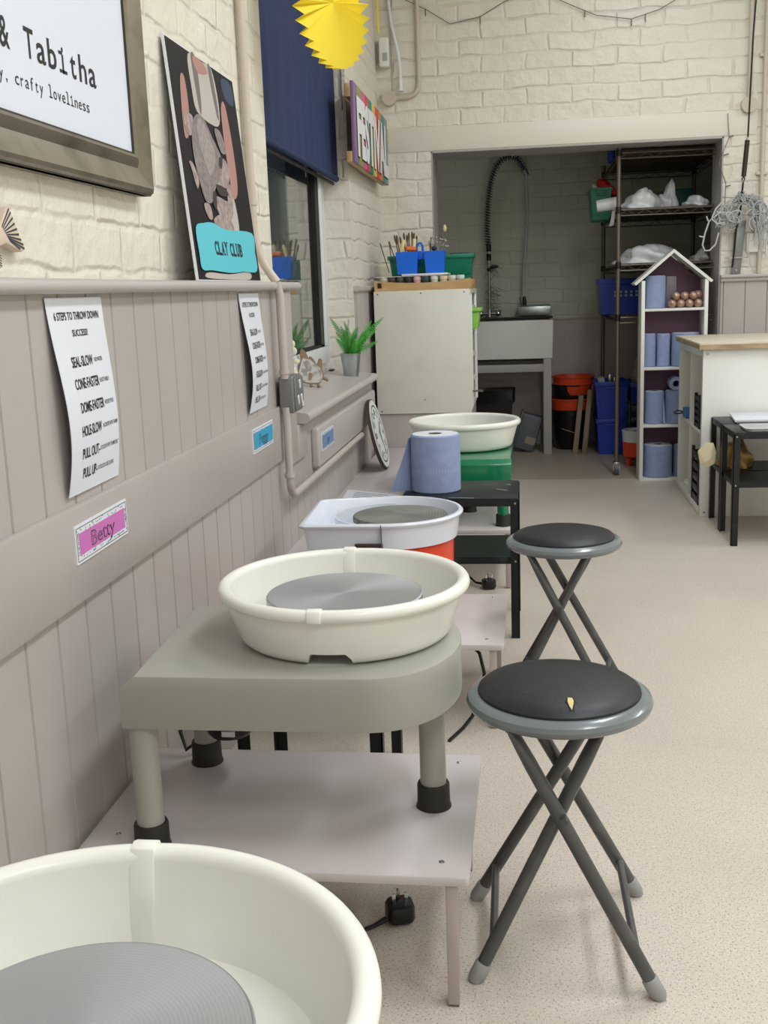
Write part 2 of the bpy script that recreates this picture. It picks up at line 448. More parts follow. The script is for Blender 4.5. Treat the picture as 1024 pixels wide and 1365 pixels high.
nose = [(B, 1.113), (-.728, 1.113)] + [(-.730+.012*math.sin(a), 1.125-.012*math.cos(a)) for a in [PI*i/8 for i in range(1, 8)]] + [(-.728, 1.137), (B, 1.137)]
m.prism(nose, lambda u, v: (u, -2.6, v), lambda u, v: (u, 3.50, v)); struct(m.build('trim_5', mauve_rail))   # dado rail
m = MB().prism([(B, 1.102), (-.775, 1.102), (-.77, 1.109), (-.77, 1.119), (-.775, 1.126), (B, 1.126)], lambda u, v: (u, 5.09, v), lambda u, v: (u, YB, v))
struct(m.build('trim_6', mauve_rail))
m = MB().box(W-.01, W+.012, 3.26, 3.40, .575, 1.108, .003); m.box(W-.01, W+.0118, 3.401, 3.55, .575, .686, .002); struct(m.build('trim_7', mauve))   # end board beside the window
m = MB().box(-.76, W+.006, 3.44, 5.1, .64, .70, .002); struct(m.build('trim_8', mauve))          # apron under the sill
m = MB().box(W-.002, -.717, 3.67, 5.1, .505, .645, .009, 3); struct(m.build('trim_9', mauve_rail))    # boxed trunking
# boards and rail on the back wall, right of the opening
m = MB()
poly = [(1.036, YB), (1.036, YB-.022)]
x = 1.05
while x < 4.1:
    poly += [(x-.003, YB-.022), (x, YB-.028+.012), (x+.003, YB-.022)]; x += .114
poly += [(4.2, YB-.022), (4.2, YB)]
m.prism(poly, lambda u, v: (u, v, 0), lambda u, v: (u, v, 1.092)); struct(m.build('wall_back_boarding', mauve, ang=20))
m = MB().box(1.032, 4.2, YB-.05, YB, 1.105, 1.122, .004); m.box(1.034, 4.2, YB-.038, YB, 1.086, 1.106, .004); struct(m.build('trim_10', mauve_rail))
# sill
m = MB()
sp = [(-.95, .70), (-.72, .688)] + [(-.716+.017*math.sin(a), .705-.017*math.cos(a)) for a in [PI*i/8 for i in range(0, 9)]] + [(-.95, .748)]
m.prism(sp, lambda u, v: (u, 3.44, v), lambda u, v: (u, 5.1, v)); struct(m.build('trim_11', mauve_rail))
# ledge board along the wall under the window
m = MB().zprism([(W, 3.1), (-.445, 3.1), (-.445, 5.46), (W, 5.46)], .288, .315); m.bevel(.002)
struct(m.build('trim_12', stand_m))
m = MB().box(W, W+.02, 3.1, 5.46, 0, .288); struct(m.build('trim_13', mauve))

# window
wf = MB()
def ring_frame(mb, x0, x1, y0, y1, z0, z1, t, b=.004):
    mb.box(x0, x1, y0, y1, z0, z0+t, b); mb.box(x0, x1, y0, y1, z1-t, z1, b)
    mb.box(x0, x1, y0, y0+t, z0+t, z1-t, b); mb.box(x0, x1, y1-t, y1, z0+t, z1-t, b)
ring_frame(wf, -.98, -.915, 3.46, 5.08, .745, 2.55, .06)
wo = struct(wf.build('window_1', upvc))
s = MB(); s.box(-.98, -.912, 4.94, 5.03, .80, 2.5, .004); ring_frame(s, -.965, -.898, 3.505, 4.945, .790, 2.505, .075, .008); s.build('window_sash', upvc, wo)
g = MB(); ring_frame(g, -.932, -.905, 3.578, 4.868, .863, 2.434, .012, .0); g.box(-.932, -.905, 4.79, 4.868, .863, 2.434); g.build('window_gasket', gasket, wo)
g = MB().box(-.926, -.921, 3.58, 4.80, .865, 2.43); g.build('window_pane', glass, wo)
g = MB().box(-.95, -.944, 3.58, 4.868, .865, 2.43); g.build('window_pane', glass, wo)
m = MB().box(-.925, -.9, 5.0, 5.07, .733, .75, .002); m.build('window_gap_shade', gasket, wo)  # black block standing in for the shaded gap between frame and sill
# yard wall outside the window
m = MB().box(-2.6, -2.5, 2.0, 9.0, 0, 3.2); struct(m.build('wall_outside', brick_alcove))
m = MB().box(-2.6, -1.1, 2.0, 9.0, -.1, 0); struct(m.build('floor_outside', mat('paving', (96, 96, 92), .8)))

# ------------------------------------------------------------------ pottery wheels
def pan_mesh(z0=.50, hs=1.0, R=1.0):
    prof = [(0, .002), (.170, .002), (.179, .004), (.1855, .010), (.189, .018), (.2085, .080)]
    for i in range(13):                      # rolled rim
        an = math.radians(-95+25*i*.92); prof.append((.2095+.0112*math.cos(an), .0915+.0112*math.sin(an)))
    prof += [(.1985, .084), (.182, .022), (.177, .014), (.168, .012), (0, .012)]
    return [(r*R, z0+z*hs) for r, z in prof]
def clip_prism(mb, cx, cy, z0, sgn, hs=1.0, R=1.0, off=0.0, full=True):
    pts = [(.2090, .080), (.2130, .0795), (.2215, .084), (.2228, .092), (.218, .1025), (.2095, .1055), (.200, .1025), (.1965, .093)]
    pts += [(.1775, .0145), (.183, .0145)] if full else [(.199, .086)]
    w = .011
    mb.prism([(r*R, z0+z*hs) for r, z in pts], lambda u, v: (cx+off-w, cy+sgn*u, v), lambda u, v: (cx+off+w, cy+sgn*u, v))
def add_pan(root, z0, pan_mat, hs=1.0, R=1.0, off=(0, 0), clips=True, notch=True):
    cx, cy = root.location.x+off[0], root.location.y+off[1]
    pan = MB().lathe(pan_mesh(z0, hs, R), (cx, cy, 0), 96).build('splash_pan', pan_mat, root)
    if notch:
        c = MB().prism([(-.0345, z0-.01), (.0405, z0-.01), (.038, z0+.012), (.0295, z0+.022), (-.0275, z0+.022), (-.0325, z0+.012)],
                       lambda u, v: (cx+u, cy-.26, v), lambda u, v: (cx+u, cy-.12, v)).build('cut', pan_mat, root)
        md = pan.modifiers.new('n', 'BOOLEAN'); md.object = c; md.operation = 'DIFFERENCE'; md.solver = 'EXACT'
        dg = bpy.context.evaluated_depsgraph_get(); dg.update()
        me = bpy.data.meshes.new_from_object(pan.evaluated_get(dg))
        pan.modifiers.clear(); old = pan.data; pan.data = me; bpy.data.meshes.remove(old)
        bpy.data.objects.remove(c)
        bm = bmesh.new(); bm.from_mesh(me)
        for e in bm.edges: e.smooth = not (len(e.link_faces) == 2 and e.calc_face_angle(0) > math.radians(38))
        for f in bm.faces: f.smooth = True
        bm.to_mesh(me); bm.free()
        # walls of the moulded drain channel
        oc = [(-.036, z0+.0025), (-.034, z0+.013), (-.028, z0+.0235), (.030, z0+.0235), (.040, z0+.013), (.042, z0+.0025)]
        ic = [(.0395, z0+.0025), (.0375, z0+.012), (.029, z0+.0205), (-.0265, z0+.0205), (-.0315, z0+.012), (-.0335, z0+.0025)]
        f = MB(); f.prism(oc+ic, lambda u, v: (cx+u, cy-.1655, v), lambda u, v: (cx+u, cy-.10, v)); f.build('drain_channel', pan_mat, pan)
    if clips:
        k = MB(); clip_prism(k, cx, cy, z0, -1, hs, R, -.012, False); k.bevel(.0012); k.build('rim_clip', pan_mat, pan)
        k = MB(); clip_prism(k, cx, cy, z0, 1, hs, R, -.022, True); k.bevel(.0012); k.build('rim_clip', pan_mat, pan)
    return pan
def add_head(root, z, r, material, off=(0, 0)):
    cx, cy = root.location.x+off[0], root.location.y+off[1]
    h = MB().lathe([(0, z-.018), (r-.004, z-.018), (r, z-.014), (r, z-.003), (r-.003, z), (r*.985, z), (0, z)], (cx, cy, 0), 96)
    h = h.build('wheel_head', material, root)
    MB().cyl((cx, cy, z-.075), (cx, cy, z-.016), .03, .03).build('wheel_shaft', steel, root)
    return h
def round_leg(root, x, y, z0, z1, material, r=.0225):
    l = MB().cyl((x, y, z0+.02), (x, y, z1), r, r, 28).build('leg', material, root)
    MB().lathe([(r+.0005, .044), (r+.004, .044), (r+.0055, .04), (r+.006, .008), (r+.008, .002), (r+.008, 0), (0, 0)], (x, y, z0), 32).build('rubber_foot', rubber, l)
    return l
def d_deck(root, z0, z1, material):
    cx, cy = root.location.x, root.location.y
    fr = cy-.2315; bk = cy+.154
    ax_, ex = cx+.050, .150
    arc = [(ax_+ex*math.sin(t)**.9 if 0 < t < PI else ax_, (fr+bk)/2-(bk-fr)/2*math.cos(t)) for t in [PI*i/26 for i in range(27)]]
    low = [(cx-.323, fr)] + arc + [(cx-.328, bk)]
    top = [(cx-.298, fr)] + arc + [(cx-.311, bk)]
    mb = MB(); bm = mb.bm; n = len(low); dz = z1-z0
    rings = [[bm.verts.new((x, y, z)) for x, y in p] for p, z in ((low, z0), (low, z0+dz*.74), (top, z1))]
    bm.faces.new(rings[0][::-1]); bm.faces.new(rings[2])
    for a in (0, 1):
        for i in range(n): bm.faces.new((rings[a][i], rings[a][(i+1) % n], rings[a+1][(i+1) % n], rings[a+1][i]))
    bm.normal_update()
    es = [e for e in bm.edges if len(e.link_faces) == 2 and e.calc_face_angle(0) > .6]
    bmesh.ops.bevel(bm, geom=es, offset=.0018, segments=2, affect='EDGES', profile=.5)
    return mb.build('body', material, root, ang=40)

def grey_wheel(label, cx, cy, zs=.225):
    root = thing('pottery_wheel', label, 'pottery wheel', (cx, cy, zs), 'pottery wheels along the wall')
    d_deck(root, .439, .5265, deck_grey)
    for lx, ly in ((-.299, -.204), (.147, -.034), (-.303, .122)): round_leg(root, cx+lx, cy+ly, zs, .442, deck_grey)
    mo = MB().lathe([(0, .292), (.038, .292), (.044, .300), (.044, .438), (0, .438)], (cx-.248, cy+.105, 0), 32).build('motor', black_pl, root)
    MB().box(cx-.252, cx-.228, cy+.058, cy+.0625, .303, .313).build('maker_plate', white_paper, mo)
    add_pan(root, .5265, white_pl, .972, .972)
    add_head(root, .5975, .134, head_m)
    # flex hanging behind
    MB().tube([(cx-.30, cy+.16, .43), (cx-.315, cy+.19, .33), (cx-.32, cy+.17, .255), (cx-.35, cy+.14, .24), (cx-.37, cy+.17, .265), (cx-.362, cy+.20, .34), (cx-.34, cy+.20, .43)], .0045, 8).build('power_cord', black_hole, root)
    return root
wheel2 = grey_wheel('grey pottery wheel with white splash pan and D-shaped deck on the low mauve stand', -.314, 1.771)
wheel1 = clone(wheel2, 'nearest pottery wheel, white pan and grey head cut off by the bottom left corner', (-.318, .648, .225))
for c in kids(wheel1):
    if c.name.startswith('wheel_head'): c.scale = (.945, .945, 1); c.location = (-.002, -.006, -.012)

# wheel with the bucket-like orange body and white tray
cx, cy = -.385, 2.965
root = thing('pottery_wheel', 'orange pottery wheel with a rectangular-ended white splash tray and clay-smeared head', 'pottery wheel', (cx, cy, .225), 'pottery wheels along the wall')
MB().lathe([(0, .255), (.165, .255), (.172, .262), (.176, .42), (.17, .427), (0, .427)], (cx, cy, 0), 72).build('body', orange_m, root)
for a in (.35, 2.4, 4.6):
    MB().lathe([(0, 0), (.022, 0), (.022, .006), (.017, .05), (0, .05)], (cx+.135*math.cos(a), cy+.135*math.sin(a), .225), 20).build('foot', rubber, root)
def tray_loop(o, z):          # outline of the tray: square end at the wall, round end to the room
    r = .198+o; x0 = -.612-o; y0 = cy-.205-o; y1 = cy+.145+o
    pts = [(cx + r*math.cos(a), cy - .005 + r*math.sin(a)) for a in [-PI/2+PI*i/30 for i in range(31)]]
    pts = [(x, max(min(y, cy+.197+o), cy-.205-o)) for x, y in pts]
    return [(x, y, z) for x, y in pts] + [(x0+.02, y1+.01, z), (x0, y1-.01, z), (x0+.012, y0+.19*0+.012, z), (x0+.03, y0, z)]
mb = MB(); bm = mb.bm
loops = [tray_loop(-.012, .428), tray_loop(-.004, .485), tray_loop(.004, .490), tray_loop(.006, .496), tray_loop(.002, .501), tray_loop(-.006, .501), tray_loop(-.009, .495), tray_loop(-.017, .433)]
R = [[bm.verts.new(p) for p in l] for l in loops]; n = len(R[0])
for i in range(len(R)-1):
    for k in range(n): bm.faces.new((R[i][k], R[i][(k+1) % n], R[i+1][(k+1) % n], R[i+1][k]))
bm.faces.new(R[0][::-1]); bm.faces.new(R[-1])
tray = mb.build('splash_tray', white_pl2, root, ang=45)
arcp = [(cx+.005+.162*math.cos(a), cy+.162*math.sin(a)) for a in [PI*.52+PI*.92*i/24 for i in range(25)]]
mb = MB(); inner = [(cx+.005+.156*math.cos(a), cy+.156*math.sin(a)) for a in [PI*1.44-PI*.92*i/24 for i in range(25)]]
mb.zprism(arcp+inner, .432, .487); mb.build('splash_wall', white_pl2, tray)
mb = MB().obox((cx-.035, cy-.199, .4355), .075, .012, .024, b=.003); mb.build('tray_latch', brown_d, tray)
mb = MB().box(cx-.001, cx+.001, cy-.2105, cy-.2, .434, .499); mb.box(cx-.001, cx+.001, cy+.19, cy+.2, .45, .499); mb.build('seam', grey_box, tray)
add_head(root, .488, .132, head_clay, (.028, -.01))

# green wheel
cx, cy = -.241, 4.24
root = thing('pottery_wheel', 'glossy green pottery wheel with an empty white pan behind the blue paper roll', 'pottery wheel', (cx, cy, .225), 'pottery wheels along the wall')
mb = MB().prism([(3.965, .396), (3.965, .462), (3.985, .479), (4.45, .479), (4.45, .396)], lambda u, v: (-.42, u, v), lambda u, v: (-.0615, u, v)); mb.bevel(.005, 25, 3)
mb.build('body', green_m, root)
for lx, ly in ((-.096, 4.0), (-.235, 4.27), (-.385, 4.02)): round_leg(root, lx, ly, .225, .40, green_m, .0212)
add_pan(root, .479, white_pl, 1.10, 1.015, (-.012, .075), clips=False, notch=False)
add_head(root, .55, .138, head_m, (-.012, .075))

# ------------------------------------------------------------------ low mauve stands
def low_stand(label, x0, x1, y0, y1, zt=.225, th=.016, legs=None):
    root = thing('low_stand', label, 'stand', ((x0+x1)/2, (y0+y1)/2, 0), 'low mauve stands under the wheels')
    mb = MB().zprism(rounded_rect(x0, x1, y0, y1, .008), zt-th, zt); mb.bevel(.003); mb.build('top', stand_m, root)
    k = .009
    for lx, ly in legs or ((x1-.028, y0+.014), (x1-.028, y1-.03), (x0+.03, y0+.014), (x0+.03, y1-.03)):
        l = MB().box(lx-k, lx+k, ly-k, ly+k, 0.004, zt-th, .0015).build('leg', stand_leg, root)
        MB().box(lx-k+.001, lx+k-.001, ly-k+.001, ly+k-.001, 0, .005).build('leg_cap', paper_core, l)
    for sx, sy in ((x1-.045, y0+.045), (x1-.04, y1-.04), (x0+.05, y0+.1)):
        MB().lathe([(.0045, 0), (.0045, .001), (.002, .0022), (0, .0012)], (sx, sy, zt), 12).build('screw', steel, root)
    return root
low_stand('low mauve stand carrying the grey pottery wheel, plug lying beneath it', -.735, -.094, 1.503, 1.952)
low_stand('low mauve stand at the very front under the nearest pottery wheel', -.735, -.10, .34, .86)
low_stand('short mauve stand under the orange pottery wheel', -.72, -.064, 2.605, 3.07)
low_stand('mauve stand under the glossy green pottery wheel', -.435, -.05, 3.925, 4.5)

# ------------------------------------------------------------------ black metal step stools
def step_stool(label, x0, x1, y0, y1, zt=.455, zs=.265, scuffs=True):
    root = thing('step_stool', label, 'step stool', ((x0+x1)/2, (y0+y1)/2, 0), 'black metal two-tier step stools')
    mb = MB().box(x0, x1, y0, y1, zt-.004, zt, .0012)
    e = .026
    mb.box(x0, x1, y0, y0+.003, zt-e, zt-.003); mb.box(x0, x1, y1-.003, y1, zt-e, zt-.003)
    mb.box(x0, x0+.003, y0, y1, zt-e, zt-.003); mb.box(x1-.003, x1, y0, y1, zt-e, zt-.003)
    top = mb.build('top', black_m, root)
    mb = MB().box(x0+.004, x1-.004, y0+.004, y1-.004, zs-.003, zs)
    e = .022
    mb.box(x0+.004, x1-.004, y0+.004, y0+.007, zs-e, zs-.002); mb.box(x0+.004, x1-.004, y1-.007, y1-.004, zs-e, zs-.002)
    mb.box(x0+.004, x0+.007, y0+.004, y1-.004, zs-e, zs-.002); mb.box(x1-.007, x1-.004, y0+.004, y1-.004, zs-e, zs-.002)
    mb.build('shelf', black_m, root)
    t = .003; w = .027
    for sx, X in ((1, x0), (-1, x1)):
        for sy, Y in ((1, y0), (-1, y1)):
            a = sorted((X-sx*t, X)); b_ = sorted((Y-sy*t, Y-sy*t+sy*w)); c = sorted((X-sx*t, X-sx*t+sx*w)); d = sorted((Y-sy*t, Y))
            mb = MB().box(a[0], a[1], b_[0], b_[1], 0, zt-.004); mb.box(c[0], c[1], d[0], d[1], 0, zt-.004)
            l = mb.build('leg', black_m, root)
            for z in (zt-.016, zs-.012):
                k = MB(); k.cyl((X-sx*.0+sx*.012-sx*t, Y-sy*t, z), (X+sx*.012-sx*t, Y-sy*(t+.003), z), .0045, .0035, 10)
                k.build('bolt', steel if scuffs else black_m, l)
    return root
step_stool('black step stool mostly hidden behind the grey pottery wheel', -.612, -.308, 2.10, 2.43)
rb = step_stool('black two-tier step stool carrying the blue paper roll', -.402, -.034, 3.345, 3.668)
for (a, b_) in (((-.075, 3.60), (-.060, 3.585)), ((-.10, 3.545), (-.062, 3.53))):
    pass
step_stool('black step stool nearest in the pair before the white cube unit', .842, 1.26, 4.595, 4.885, .478, .27)
step_stool('black step stool of the pair standing closer to the white cube unit', .842, 1.26, 4.90, 5.17, .478, .27)

# ------------------------------------------------------------------ folding round stools
def folding_stool(label, cx, cy, tear=True):
    root = thing('folding_stool', label, 'stool', (cx, cy, 0), 'round black folding stools')
    rim = MB().lathe([(.10, .427), (.141, .427), (.148, .432), (.1505, .439), (.148, .446), (.140, .4515), (.131, .4535), (.122, .452), (.10, .449)], (cx, cy, 0), 72).build('rim', rim_grey, root)
    cu = MB().lathe([(0, .449), (.129, .449), (.132, .4525), (.131, .457), (.124, .463), (.105, .468), (.07, .4715), (.03, .473), (0, .4735)], (cx, cy, 0), 72).build('cushion', vinyl_b, root)
    if tear:
        def tz(u, v): r = math.hypot(u, v); return .4735-.0095*(r/.122)**2.6
        pts = [(.0115, -.080), (.0185, -.081), (.0205, -.090), (.0195, -.100), (.0165, -.1165), (.0135, -.108), (.011, -.094)]
        mb = MB().prism(pts, lambda u, v: (cx+u, cy+v, tz(u, v)-.004), lambda u, v: (cx+u, cy+v, tz(u, v)+.0012)); mb.build('foam_tear', foam, cu)
        mb = MB().tube([(cx+.0105, cy-.078, tz(.0105, -.078)+.0004), (cx+.0092, cy-.094, tz(.0092, -.094)+.0008), (cx+.0145, cy-.119, tz(.0145, -.119)+.0004)], [.0008, .002, .0008], 8)
        mb.tube([(cx+.0195, cy-.078, tz(.0195, -.078)+.0004), (cx+.0224, cy-.094, tz(.0224, -.094)+.0008), (cx+.0185, cy-.119, tz(.0185, -.119)+.0004)], [.0008, .002, .0008], 8)
        mb.build('torn_edge', vinyl_b, cu)
    r = .0112
    L4 = [((-.078, -.106, .432), (.152, -.143, 0)), ((.068, -.080, .432), (-.139, -.122, 0)),
          ((-.078, .082, .432), (.146, .156, 0)), ((.084, .058, .432), (-.148, .122, 0))]
    for i, (a, b_) in enumerate(L4):
        a = Vector(a)+Vector((cx, cy, 0)); b_ = Vector(b_)+Vector((cx, cy, 0))
        ts = (0, .06, .14, .24, .5, .96)
        pts = [a.lerp(b_, t) for t in ts]
        l = MB().tube(pts, r, 18, squash=[(1.5, .55), (1.55, .75), (1.3, .95), (1.03, 1), (1, 1), (1, 1)]).build('leg', grey_tube, root)
        d = (b_-a).normalized()
        p0 = a.lerp(b_, .925); tip = MB().tube([p0, a.lerp(b_, .93), a.lerp(b_, .985), a.lerp(b_, 1.0)], [.0118, .0135, .0138, .0115], 18)
        for v in tip.bm.verts:
            if v.co.z < 0: v.co.z = 0
        tip.build('foot_tip', tip_grey, l)
    for p, q in (((-.108, -.115, .070), (-.110, .109, .076)), ((.116, -.136, .070), (.111, .142, .074))):
        MB().tube([(cx+p[0], cy+p[1], p[2]), (cx+q[0], cy+q[1], q[2])], .0068, 14).build('stretcher', grey_tube, root)
    for yy, zz, xx in ((-.125, .293, .004), (.095, .268, 0.0)):
        MB().cyl((cx+xx, cy+yy-.016, zz), (cx+xx, cy+yy+.0, zz), .005, .005, 14).build('pivot_bolt', grey_tube, root)
    MB().box(cx-.085, cx+.075, cy-.11, cy-.07, .4235, .4275, .001).build('seat_bracket', grey_tube, root)
    MB().box(cx-.075, cx+.075, cy+.045, cy+.085, .4235, .4275, .001).build('seat_bracket', grey_tube, root)
    return root
folding_stool('nearest round folding stool, black vinyl seat torn at the front showing foam', .046, 1.70)
st2 = folding_stool('round black folding stool farther off beside the black step stool, seat intact', .090, 2.815, False)
st2.rotation_euler = (0, 0, math.radians(-7))

# ------------------------------------------------------------------ blue paper roll on the step stool
def paper_roll(name, label, x, y, z, r, h, core=True, loose=False, group='blue paper rolls', bumpy=0.0):
    root = thing(name, label, 'paper roll', (x, y, z), group)
    prof = [(.021, h-.03), (.021, h-.001), (r-.004, h), (r, h-.004), (r+.0006, h*.5), (r, .004), (r-.004, 0), (.021, 0), (.021, h-.03)]
    mb = MB().lathe(prof, (x, y, z), 56)
    if bumpy:
        rnd = random.Random(int(x*1000)); ph = rnd.random()*6
        for v in mb.bm.verts:
            a = math.atan2(v.co.y-y, v.co.x-x); k = 1+bumpy*math.sin(5*a+ph+9*(v.co.z-z)/h)*.6+bumpy*math.sin(3*a-ph*2)
            v.co.x = x+(v.co.x-x)*k; v.co.y = y+(v.co.y-y)*k
    mb.build('paper', bluepaper, root)
    MB().lathe([(.0225, h+.0008), (r-.006, h+.0008), (r-.006, h-.002), (.0225, h-.002)], (x, y, z), 48).build('roll_end', white_paper, root)
    MB().lathe([(.0205, h-.04), (.0205, h-.0005), (.0215, h-.0005), (.0215, h-.04)], (x, y, z), 32).build('core', paper_core, root)
    MB().lathe([(0, h-.045), (.0205, h-.045)], (x, y, z), 32).build('core_shadow', paper_core, root)
    return root
roll = paper_roll('paper_roll', 'large blue paper roll with a loose tail standing on the black step stool', -.300, 3.50, .455, .080, .186)
mb = MB()
def tail(u, v):
    # sheet leaves the roll at its left and slants down to the stool
    z = .457+.172*(1-v); k = v**1.3
    x = -.380-.062*k*u-.008*u; y = 3.50-.02*u-.035*k*u
    return (x, y, z)
mb.grid(6, 10, tail)
mb2 = MB().grid(6, 10, lambda u, v: (tail(u, v)[0]+.0004, tail(u, v)[1]+.0012, tail(u, v)[2]))
mb.merge(mb2); mb.build('loose_sheet', bluepaper, roll)
mb = MB()
for i in range(26):        # embossed chevron line round the roll
    a = -PI*.98+PI*.96*i/25; a2 = a+.055
    for s_ in (1,):
        p = lambda aa, zz: (-.300+.0809*math.cos(aa), 3.50+.0809*math.sin(aa), .455+zz)
        mb.poly([p(a, .066), p(a+.02, .066), p(a2+.02, .078), p(a2, .078)])
mb.build('embossed_line', mat('pale_blue', (176, 190, 220), .9), roll)

# ------------------------------------------------------------------ plugs and pedal
def plug(label, x, y, rz, cord, group='black mains plugs on the floor'):
    root = thing('mains_plug', label, 'plug', (x, y, 0), group)
    body = MB().zprism([(-.024, -.014), (-.018, -.024), (.018, -.024), (.024, -.014), (.025, .012), (.016, .026), (-.016, .026), (-.025, .012)], 0.004, .036); body.bevel(.005)
    M_ = Matrix.Translation((x, y, 0)) @ Matrix.Rotation(rz, 4, 'Z')
    b2 = MB().merge(body, M_); b2.build('plug_body', black_pl, root)
    for (px, py, sx, sy) in ((-.011, -.002, .0065, .004), (.011, -.002, .0065, .004), (0, .012, .004, .0085)):
        p = MB().box(px-sx/2, px+sx/2, py-sy/2, py+sy/2, .035, .054, .0005)
        MB().merge(p, M_).build('pin', steel if py > 0 else chrome, root)
    MB().tube(cord, [.0055]+[.004]*(len(cord)-1), 10).build('cord', black_hole, root)
    return root
plug('black mains plug lying pins-up on the floor under the nearest stand', -.233, 1.74, .35,
     [(-.255, 1.72, .014), (-.275, 1.705, .009), (-.30, 1.69, .006), (-.34, 1.68, .006), (-.42, 1.70, .006), (-.5, 1.75, .006)])
plug('black mains plug lying on the floor beneath the black step stool with the paper roll', -.150, 3.93, .25,
     [(-.172, 3.94, .016), (-.20, 3.97, .012), (-.225, 4.02, .02), (-.25, 4.05, .05), (-.27, 4.02, .02), (-.3, 3.95, .006)])
root = thing('foot_pedal', 'black foot pedal on the floor under the nearest mauve stand', 'pedal', (-.42, 1.62, 0))
mb = MB().prism([(1.53, .0), (1.53, .022), (1.70, .05), (1.70, 0)], lambda u, v: (-.49, u, v), lambda u, v: (-.365, u, v)); mb.bevel(.004); mb.build('base', black_pl, root)
mb = MB().prism([(1.535, .03), (1.535, .036), (1.695, .068), (1.695, .05)], lambda u, v: (-.485, u, v), lambda u, v: (-.37, u, v)); mb.bevel(.003); mb.build('treadle', rubber, root)
# flex dropping from the orange wheel
o = MB().tube([(-.155, 2.72, .19), (-.13, 2.70, .17), (-.118, 2.69, .12), (-.125, 2.69, .06), (-.15, 2.66, .012), (-.17, 2.60, .005), (-.20, 2.52, .005)], .0045, 8).build('power_cord', black_hole)
tag(o, 'black power cord looping to the floor beside the orange pottery wheel stand', 'cord')

# ------------------------------------------------------------------ things on the left wall
# framed sign
root = thing('framed_sign', 'large white shop sign in a pewter frame at the upper left', 'sign', (-.79, 1.75, 1.6))
y0, y1, z0, z1 = 1.17, 2.255, 1.308, 1.96
mb = MB()
prof = [(0, -.798), (0, -.772), (.008, -.762), (.018, -.758), (.045, -.768), (.075, -.776), (.085, -.770), (.100, -.766), (.112, -.772), (.118, -.790)]
# mitred moulding all the way round
bm = mb.bm; corners = [(y1, z0, -1, 1), (y1, z1, -1, -1), (y0, z1, 1, -1), (y0, z0, 1, 1)]
rings = [[bm.verts.new((px, cyy+sy*d*.70, czz+sz*d*.68)) for d, px in prof] for cyy, czz, sy, sz in corners]
for i in range(4):
    a = rings[i]; b_ = rings[(i+1) % 4]
    for k in range(len(prof)-1): bm.faces.new((a[k], a[k+1], b_[k+1], b_[k]))
mb.build('frame', frame_m, root, ang=25)
MB().box(-.790, -.775, y0+.06, y1-.06, z0+.06, z1-.06).build('panel', sign_white, root)
lp = MB()
for d0, d1, X_ in ((.0, .006, -.7705), (.108, .114, -.7722)):
    ring_frame(lp, -.785, X_+.0015, y0+d0*.70, y1-d0*.70, z0+d0*.68, z1-d0*.68, (d1-d0)*.7, 0)
lp.build('dark_bead', mat('frame_dark', (52, 46, 40), .4), root)
fs = lambda u, v: (-.7744, u*.9865, 1.1+(v-1.1)*.9865)
mb = MB(); write_mono(mb, '& Tabitha', 1.656, .0432, 1.484, .048, fs, .012, .78, 'i'); 
write_mono(mb, 'y, crafty loveliness', 1.646, .01765, 1.4345, .021, fs, .0, .74, 'il')
mb.build('lettering', ink, root)
# poster leaning on the dado rail
root = thing('poster_board', 'leaning dark photo board of hands holding a clay turtle with a turquoise label', 'poster', (-.735, 2.74, 1.137))
PT = lambda off: (lambda u, v: (-.733-.055*v+off*.995, u, 1.1375+.533*v+off*.1))
edge = [(2.428, 0), (3.02, 0), (3.045, 1.0), (2.468, 1.0)]
bd = MB().prism(edge, PT(-.006), PT(0)); bd.build('board', white_paper, root)
def layer(name, polys, material, off, sm=True):
    for k, p in enumerate(polys):
        MB().poly([PT(off+k*.00005)(u, v) for u, v in (smooth_poly(p) if sm else p)]).build(name, material, root)
layer('photo_ground', [[(2.432, .004), (3.017, .004), (3.041, .996), (2.472, .996)]], mat('photo_dark', (30, 28, 32), .6, spec=.2), .0004, False)
layer('apron', [[(2.64, .985), (2.626, .837), (2.64, .741), (2.754, .714), (2.831, .734), (2.855, .849), (2.835, .985), (2.76, .99)],
                [(2.50, .012), (2.52, .035), (2.70, .03), (2.895, .045), (2.898, .008), (2.70, .006)], [(2.793, .364), (2.857, .404), (2.863, .236), (2.778, .238)]], mat('photo_apron', (190, 182, 176), .6, spec=.2), .0008)
layer('apron_strap', [[(2.66, .98), (2.70, .98), (2.69, .80), (2.665, .74)], [(2.80, .98), (2.83, .98), (2.84, .80), (2.82, .76)]], mat('photo_strap', (120, 112, 110), .6, spec=.2), .0011)
layer('blue_patch', [[(2.92, .97), (3.015, .97), (3.01, .87), (2.927, .883)]], mat('photo_blue', (62, 76, 98), .6, spec=.2), .0008)
layer('hand', [[(2.541, .853), (2.575, .865), (2.573, .744), (2.545, .628), (2.506, .597), (2.508, .683)], [(2.672, .985), (2.751, .99), (2.79, .95), (2.697, .925)],
                [(2.871, .824), (2.915, .846), (2.93, .648), (2.912, .443), (2.85, .396), (2.847, .531), (2.85, .679)]], mat('photo_skin', (176, 134, 126), .6, spec=.2), .0014)
